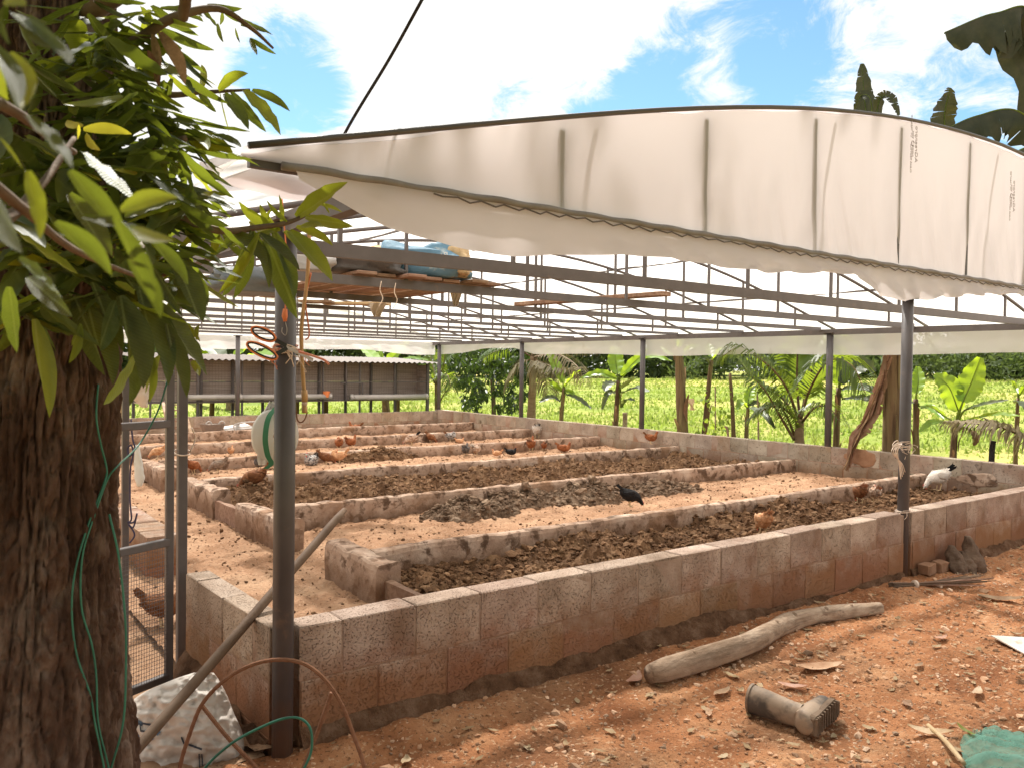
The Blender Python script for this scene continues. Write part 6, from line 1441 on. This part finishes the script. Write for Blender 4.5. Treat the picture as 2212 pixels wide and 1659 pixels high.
# dry leaves, sticks, pebbles
def litter(p, ln, wd, ang, seed, curl=.3):
    rg = random.Random(seed); n = 7; V = []
    for i in range(n+1):
        t = i/n; w = wd*math.sin(math.pi*min(1, t*.9+.07))**.8/2; z = .006+curl*ln*(t-.5)**2*1.4+rg.uniform(0, .004)
        for sg in (-1, 0, 1): V.append((ln*(t-.5), sg*w+.15*wd*math.sin(t*4+seed), z+abs(sg)*curl*wd*.5))
    ca, sa = math.cos(ang), math.sin(ang)
    return [(p[0]+x*ca-y*sa, p[1]+x*sa+y*ca, p[2]+z) for x, y, z in V], [(3*i+j, 3*i+3+j, 3*i+4+j, 3*i+1+j) for i in range(n) for j in range(2)]
named = [(1370, 1468, 70, .4, 'pointed dry leaf lying against the thick end of the log'), (1655, 1492, 40, 1.2, 'pale leaf strip stuck at the boot opening'), (1770, 1435, 110, -.5, 'large curled dark dry leaf between the log and the boot'), (1712, 1478, 60, -.9, 'long pale curled leaf above the boot ankle'),
         (1560, 1490, 55, .2, 'pair-like dry brown leaf left of the boot shaft'), (1530, 1530, 40, .9, 'small reddish leaf left below the boot'), (1580, 1455, 40, 1.5, 'short white leaf stub below the log middle'), (2010, 1590, 90, -1.0, 'pale dry leaf blade by the green net stalk'), (1800, 1395, 40, .3, 'small leaf right of the log bend'),
         (2160, 1290, 90, -.8, 'long dry strip at the right edge beyond the broom'), (1985, 1440, 36, .2, 'pale leaf on the wheel track'), (1880, 1330, 30, .6, 'small pale leaf by the thin end of the log'), (2030, 1385, 40, -.3, 'thin leaf near the torn sheet'), (2110, 1500, 50, .1, 'curled reddish leaf above the netting'), (1960, 1520, 34, .9, 'small white leaf scrap on the wheel track')]
for i, (px, py, lp, an, lb) in enumerate(named):
    p = at(px, py, Z=.01); p[2] = float(yard_z(p[0], p[1]))+.006; k = pxm(p); m = MB(); m.add(*litter(p, lp*k, lp*k*.36, an, i+3, .22)); m.solo('dry_leaf', 'litter_leaf', lb, 'leaf', 'dry leaves on the yard', smooth=True)
p = at(2085, 1592, Z=.02); m = MB(); m.add(*litter(p+(0, 0, .02), .10, .022, 1.1, 88, .2)); m.solo('green_leaf', 'young_leaf', 'fresh green leaf strip lying beside the green netting', 'leaf', smooth=True)
a, b = at(2005, 1566, Z=.03), at(2082, 1648, Z=.04); m = MB(); m.tube(spline([a, (a+b)/2+(0, 0, .01), b], 14), .009, 7, rough=.2, seed=4); m.solo('dry_stalk', 'bag_tan', 'pale dry stalk pointing at the green netting', 'stalk', smooth=True)
rg = np.random.RandomState(77); n = 900; X_, Y_ = rg.uniform(-.3, 7.5, n), -rg.uniform(.05, 2.6, n); m = MB()
rw2 = random.Random(5)
for i in range(n):
    ln = rw2.uniform(.015, .06); v, f = litter((X_[i], Y_[i], float(yard_z(X_[i], Y_[i]))), ln, ln*rw2.uniform(.25, .6), rw2.uniform(0, 6.28), i, rw2.uniform(.05, .5)); m.add(v, f)
tag(m.build('leaf_litter', 'litter_leaf', smooth=True), 'small dry leaf scraps strewn over the red yard', kind='stuff')
n = 15000; D_ = rg.uniform(0, 1, n); X_ = rg.uniform(-.6, 7.0, n); Y_ = .02-rg.uniform(0, 1, n)**.8*2.5
tag(clods(np.stack([X_, Y_, yard_z(X_, Y_)+.001], -1), rg.gamma(1.3, .0030, n)+.0018, 78, .75).build('pebbles', 'pebble'), 'pebbles and crumbs of red soil on the yard', kind='stuff')
# ------------------------------------------------------------------ chickens
POSE = {
 'stand': [(-.155, .225, .012, .018), (-.125, .212, .042, .046), (-.075, .185, .064, .064), (-.01, .165, .074, .074), (.055, .165, .068, .072), (.098, .19, .048, .054), (.122, .232, .032, .036), (.135, .27, .0255, .028), (.147, .296, .024, .026), (.165, .302, .0165, .018), (.176, .299, .008, .009)],
 'peck': [(-.150, .245, .012, .018), (-.122, .228, .042, .046), (-.075, .195, .064, .064), (-.01, .165, .074, .074), (.055, .150, .066, .068), (.100, .130, .046, .050), (.135, .100, .031, .034), (.158, .070, .025, .027), (.173, .048, .023, .025), (.184, .034, .016, .017), (.190, .026, .007, .008)],
 'sit': [(-.160, .135, .012, .018), (-.128, .118, .044, .046), (-.078, .095, .068, .062), (-.01, .085, .078, .070), (.055, .088, .070, .068), (.095, .112, .047, .052), (.112, .146, .031, .034), (.120, .172, .0255, .027), (.132, .188, .024, .025), (.150, .190, .016, .017), (.161, .186, .008, .008)],
 'preen': [(-.150, .225, .012, .018), (-.122, .212, .042, .046), (-.075, .185, .064, .064), (-.01, .168, .076, .078), (.055, .170, .070, .076), (.095, .198, .052, .058), (.100, .238, .036, .040), (.080, .262, .028, .030), (.055, .262, .024, .025), (.036, .250, .016, .017), (.027, .243, .007, .008)]}
TMPL = {}
def hen_template(pose, fmat, tail_mat, neck_mat):
    """meshes of one hen: (name, mesh, parent index)"""
    key = (pose, fmat, tail_mat)
    if key in TMPL: return TMPL[key]
    sp = POSE[pose]; q = np.array(sp); Q = spline(q, 30); n = 18; V, Fq = [], []
    T = np.gradient(Q[:, :2], axis=0); T /= np.linalg.norm(T, axis=1)[:, None]
    for i in range(30):
        x, z, ry, rz = Q[i]; nx, nz = -T[i, 1], T[i, 0]
        for k in range(n):
            a = 2*math.pi*k/n; c, s = math.cos(a), math.sin(a); f = (1.0+.22*math.exp(-((i-11)/7)**2))+.035*float(fbm(c*2+i*.5, s*2, i*.4, 3, 7))
            V.append((x+nx*c*rz*f, s*ry*f, z+nz*c*rz*f))
    for i in range(29):
        for k in range(n): Fq.append((i*n+k, i*n+(k+1) % n, (i+1)*n+(k+1) % n, (i+1)*n+k))
    Fq += [tuple(range(n)), tuple(range(29*n, 30*n))[::-1]]
    m = MB(); m.add(V, Fq); m.c = [.5]*len(m.v); out = [('body', m.mesh('body', fmat, True), None)]
    rgh = np.random.RandomState(len(TMPL)+3); m = MB(); VV = np.array(V).reshape(30, n, 3)
    for _ in range(330):                                   # overlapping feathers
        i = rgh.randint(3, 24); k = rgh.randint(0, n); p = VV[i, k]; cen = VV[i].mean(0); out_ = unit(p-cen); back = unit(VV[max(0, i-2)].mean(0)-VV[min(29, i+2)].mean(0))
        ln = rgh.uniform(.016, .034)*(1.0 if i < 18 else .6); d_ = unit(back+out_*rgh.uniform(.05, .28)+np.array((0, 0, -.25))+rgh.normal(size=3)*.12); sd = unit(np.cross(d_, out_))*ln*.32
        m.add([p-out_*.003, p+d_*ln*.55+sd, p+d_*ln, p+d_*ln*.55-sd], [(0, 1, 2, 3)], float(np.clip(rgh.normal(.5, .3), 0, 1)))
    out.append(('plumage', m.mesh('plumage', fmat), None))
    dz = sp[3][1]-.165; t0 = np.array((sp[1][0], 0, sp[1][1])); m = MB()
    for j in range(7):                                     # tail fan
        a = (j-3)*.2; up = .06+.014*(3-abs(j-3)); b = t0+np.array((.03, a*.05, .005)); e = t0+np.array((-.062-.010*(j % 3), a*.10, up)); w = np.array((.008, .002, .009))
        m.add([b-w, b+w, (b+e)/2+w*1.1+(-.006, 0, .006), e+w*.5, e-w*.5, (b+e)/2-w*1.1], [(0, 1, 2, 5), (5, 2, 3, 4)]); m.add([b-w+(0, .003, 0), b+w+(0, .003, 0), (b+e)/2+w*1.1+(-.006, .003, .006), e+w*.5+(0, .003, 0), e-w*.5+(0, .003, 0), (b+e)/2-w*1.1+(0, .003, 0)], [(5, 2, 1, 0), (4, 3, 2, 5)])
    m.c = [.5]*len(m.v); out.append(('tail', m.mesh('tail', tail_mat), None))
    for sg in (-1, 1):                                     # wings
        m = MB(); zc = sp[3][1]+.016; pts = [(.062, sg*.064, zc+.012), (.03, sg*.084, zc+.014), (-.03, sg*.086, zc+.006), (-.085, sg*.064, zc+.010), (-.135, sg*.032, zc+.030)]
        m.tube(spline(pts, 14), np.interp(np.linspace(0, 1, 14), [0, .2, .5, .85, 1], [.018, .043, .046, .024, .006]), 10, flat=.28, up=(0, 0, 1), rough=.06, seed=3); m.c = [.42]*len(m.v); out.append(('wing', m.mesh('wing', fmat, True), None))
    h = np.array((sp[8][0], 0, sp[8][1])); f = unit(np.array((sp[10][0]-sp[8][0], 0, sp[10][1]-sp[8][1]))); u = np.array((-f[2], 0, f[0]))
    if pose == 'preen': u = -u
    m = MB(); m.tube([h+f*.022, h+f*.036, h+f*.047], [.0075, .0055, .0012], 7); out.append(('beak', m.mesh('beak', 'hen_leg', True), None))
    m = MB()
    V = [h+u*.02+f*t+np.array((0, s, 0)) for s in (-.003, .003) for t in (-.018, -.006, .006, .018)]; tp = [h+u*z+f*t for t, z in ((-.016, .034), (-.003, .042), (.010, .036))]
    m.add(V+tp, [(0, 1, 8), (1, 2, 9), (2, 3, 10), (5, 4, 8), (6, 5, 9), (7, 6, 10), (0, 8, 4), (3, 7, 10), (1, 5, 8), (1, 9, 5), (2, 6, 9), (2, 10, 6)]); out.append(('comb', m.mesh('comb', 'comb'), None))
    m = MB(); m.tube([h-u*.014+f*.016, h-u*.026+f*.018, h-u*.034+f*.016], [.004, .008, .003], 7); out.append(('wattle', m.mesh('wattle', 'comb', True), None))
    for sg in (-1, 1):
        m = MB(); e = h+f*.006+u*.006+np.array((0, sg*.0225, 0)); m.tube([e-(0, sg*.003, 0), e+(0, sg*.002, 0)], [.0042, .0028], 8); out.append(('eye', m.mesh('eye', 'eye', True), None))
    if pose != 'sit':
        for sg in (-1, 1):
            m = MB(); hip = np.array((.0, sg*.034, sp[3][1]-.035)); kn = np.array((-.012, sg*.036, .068)); ft = np.array((.002, sg*.036, .006))
            m.tube(spline([hip, (hip+kn)/2+(.01, 0, 0), kn, (kn+ft)/2, ft], 12), np.interp(np.linspace(0, 1, 12), [0, .35, .55, 1], [.032, .016, .0075, .0062]), 8)
            for a in (-.5, 0, .5): m.tube([ft, ft+(.024*math.cos(a), .024*math.sin(a), -.002), ft+(.042*math.cos(a), .042*math.sin(a), -.005)], [.0052, .004, .0018], 6)
            m.tube([ft, ft+(-.02, 0, -.004)], [.004, .002], 6); out.append(('leg', m.mesh('leg', 'hen_leg', True), None))
    TMPL[key] = out; return out
def screen_yaw(p, deg):
    """heading: 0 = towards the right of the picture, 90 = away from the viewer, 180 = left"""
    rx, ry = _r[0], _r[1]; fx, fy = unit(np.array((_fw[0], _fw[1]))); a = R(deg)
    return math.atan2(ry*math.cos(a)+fy*math.sin(a), rx*math.cos(a)+fx*math.sin(a))
def hen(label, px, py, z, hpx, pose, deg, fmat, tail=None, Yp=None):
    """hpx: pixel height of the bird from feet to highest point"""
    p = at(px, py, Z=z) if Yp is None else at(px, py, Y=Yp); p[2] = z if Yp is None else p[2]
    top = {'stand': .325, 'peck': .31, 'sit': .215, 'preen': .30}[pose]; s = hpx*pxm(p)/top; s = min(max(s, .45), 1.25)
    root = thing('hen', p, label, 'hen', 'chickens in the pen', screen_yaw(p, deg)); root.scale = (s, s, s)
    for nm, me, _ in hen_template(pose, fmat, tail or fmat, fmat):
        o = link_mesh(nm, me, root)
        if nm == 'plumage': o['kind'] = 'stuff'
    return root
zb = .135
hen('brown and white hen behind the post beside the tree trunk', 243, 1105, .31, 52, 'stand', 200, 'hen_mixed')
hen('dark brown hen half hidden by the gate post on the far bed', 304, 985, zb, 22, 'sit', 20, 'hen_brown')
hen('pale orange hen pecking on the thick board seen through the gate', 340, 990, .28, 30, 'peck', 200, 'hen_pale')
hen('small pale orange hen seen from behind left of the hanging roll', 499, 984, zb, 22, 'stand', 95, 'hen_pale')
hen('red brown hen just right of the gate post with lowered head', 418, 1022, zb, 34, 'peck', 60, 'hen_rust', 'hen_brown')
hen('grey brown hen pecking leftwards on the third bed', 470, 1021, zb, 34, 'peck', 180, 'hen_greybrown')
hen('dark grey hen below the hanging roll tail', 559, 1016, zb, 30, 'preen', 100, 'hen_grey')
hen('red brown hen touching the left edge of the corner post', 583, 1014, zb, 34, 'stand', 80, 'hen_rust', 'hen_brown')
hen('big brown hen with raised tail in the nearest manure beside the corner post', 548, 1058, zb+.03, 54, 'peck', 185, 'hen_brown', 'hen_rust')
hen('rust hen walking left on the far bed with tail up', 768, 938, zb, 28, 'stand', 180, 'hen_rust', 'hen_brown')
hen('plump orange hen, left one of the huddled pair', 732, 971, zb, 28, 'preen', 110, 'hen_rust', 'hen_pale')
hen('orange brown hen, right one of the huddled pair', 758, 969, zb, 30, 'stand', 60, 'hen_rust')
hen('black and white speckled hen right of the corner post', 672, 1006, zb, 30, 'sit', 255, 'hen_speckled', 'hen_black')
hen('dark brown hen tucked behind the pale fluffy one', 704, 1004, zb, 33, 'peck', 30, 'hen_brown')
hen('fluffy pale orange hen in front of the dung heap', 732, 1002, zb, 33, 'preen', 200, 'hen_pale')
hen('brown hen with black upright tail on the second far bed', 889, 962, zb, 30, 'peck', 170, 'hen_mixed', 'hen_black')
hen('slim dark brown hen between two pale ones', 931, 956, zb, 24, 'peck', 330, 'hen_brown')
hen('silver grey hen with brown tail on the second far bed', 973, 955, zb, 24, 'preen', 20, 'hen_speckled', 'hen_brown')
hen('tiny pale chick-like hen lying beside the silver grey one', 993, 957, zb, 9, 'sit', 0, 'hen_pale')
hen('dark slate hen standing left of the white and brown hen', 1006, 985, zb, 29, 'stand', 80, 'hen_grey')
hen('white and brown hen preening beside the slate hen', 1028, 984, zb, 27, 'preen', 60, 'hen_mixed', 'hen_white')
hen('orange hen lying on the ledge left of the black one', 1073, 984, zb+.02, 13, 'sit', 180, 'hen_pale')
hen('black hen lying flat on the ledge', 1104, 982, zb+.02, 16, 'sit', 0, 'hen_black')
hen('upright brown hen seen from behind below the dark-tailed one', 1147, 975, zb, 33, 'stand', 75, 'hen_rust', 'hen_brown')
hen('small round orange hen in the middle of three brown ones', 1175, 973, zb, 20, 'preen', 90, 'hen_rust')
hen('orange brown hen crouching with head to the right', 1218, 975, zb, 20, 'sit', 0, 'hen_rust')
hen('white hen with tall dark tail near the end wall', 1160, 946, zb, 35, 'peck', 90, 'hen_white', 'hen_black')
hen('lone brown hen perched on the third divider near the end wall', 1406, 959, ZW, 28, 'stand', 0, 'hen_rust', 'hen_brown', None)
hen('black hen with raised tail beside the manure heaps', 1361, 1094, zb+.03, 47, 'peck', 5, 'hen_black')
hen('brown hen seen from behind left of a paler one by the right post', 1857, 1086, zb+.03, 46, 'peck', 85, 'hen_brown', 'hen_rust')
hen('paler brown hen seen from behind next to the right post', 1891, 1084, zb+.03, 38, 'preen', 80, 'hen_mixed', 'hen_rust')
hen('large white hen pecking behind the right post', 2027, 1058, zb+.02, 54, 'peck', 185, 'hen_white', 'hen_black')
hen('brown hen cut off by the right edge behind the front wall', 2210, 1058, zb+.02, 40, 'stand', 120, 'hen_mixed', 'hen_brown')
hen('pale orange hen close behind the front wall in the nearest bed', 1648, 1153, zb+.03, 58, 'peck', 95, 'hen_pale')
hen('brown hen with red comb standing behind the gate mesh', 350, 1352, .03, 90, 'stand', 15, 'hen_brown')
hen('dark brown hen peeking out right of the gate post', 402, 1345, .03, 60, 'stand', 160, 'hen_brown')
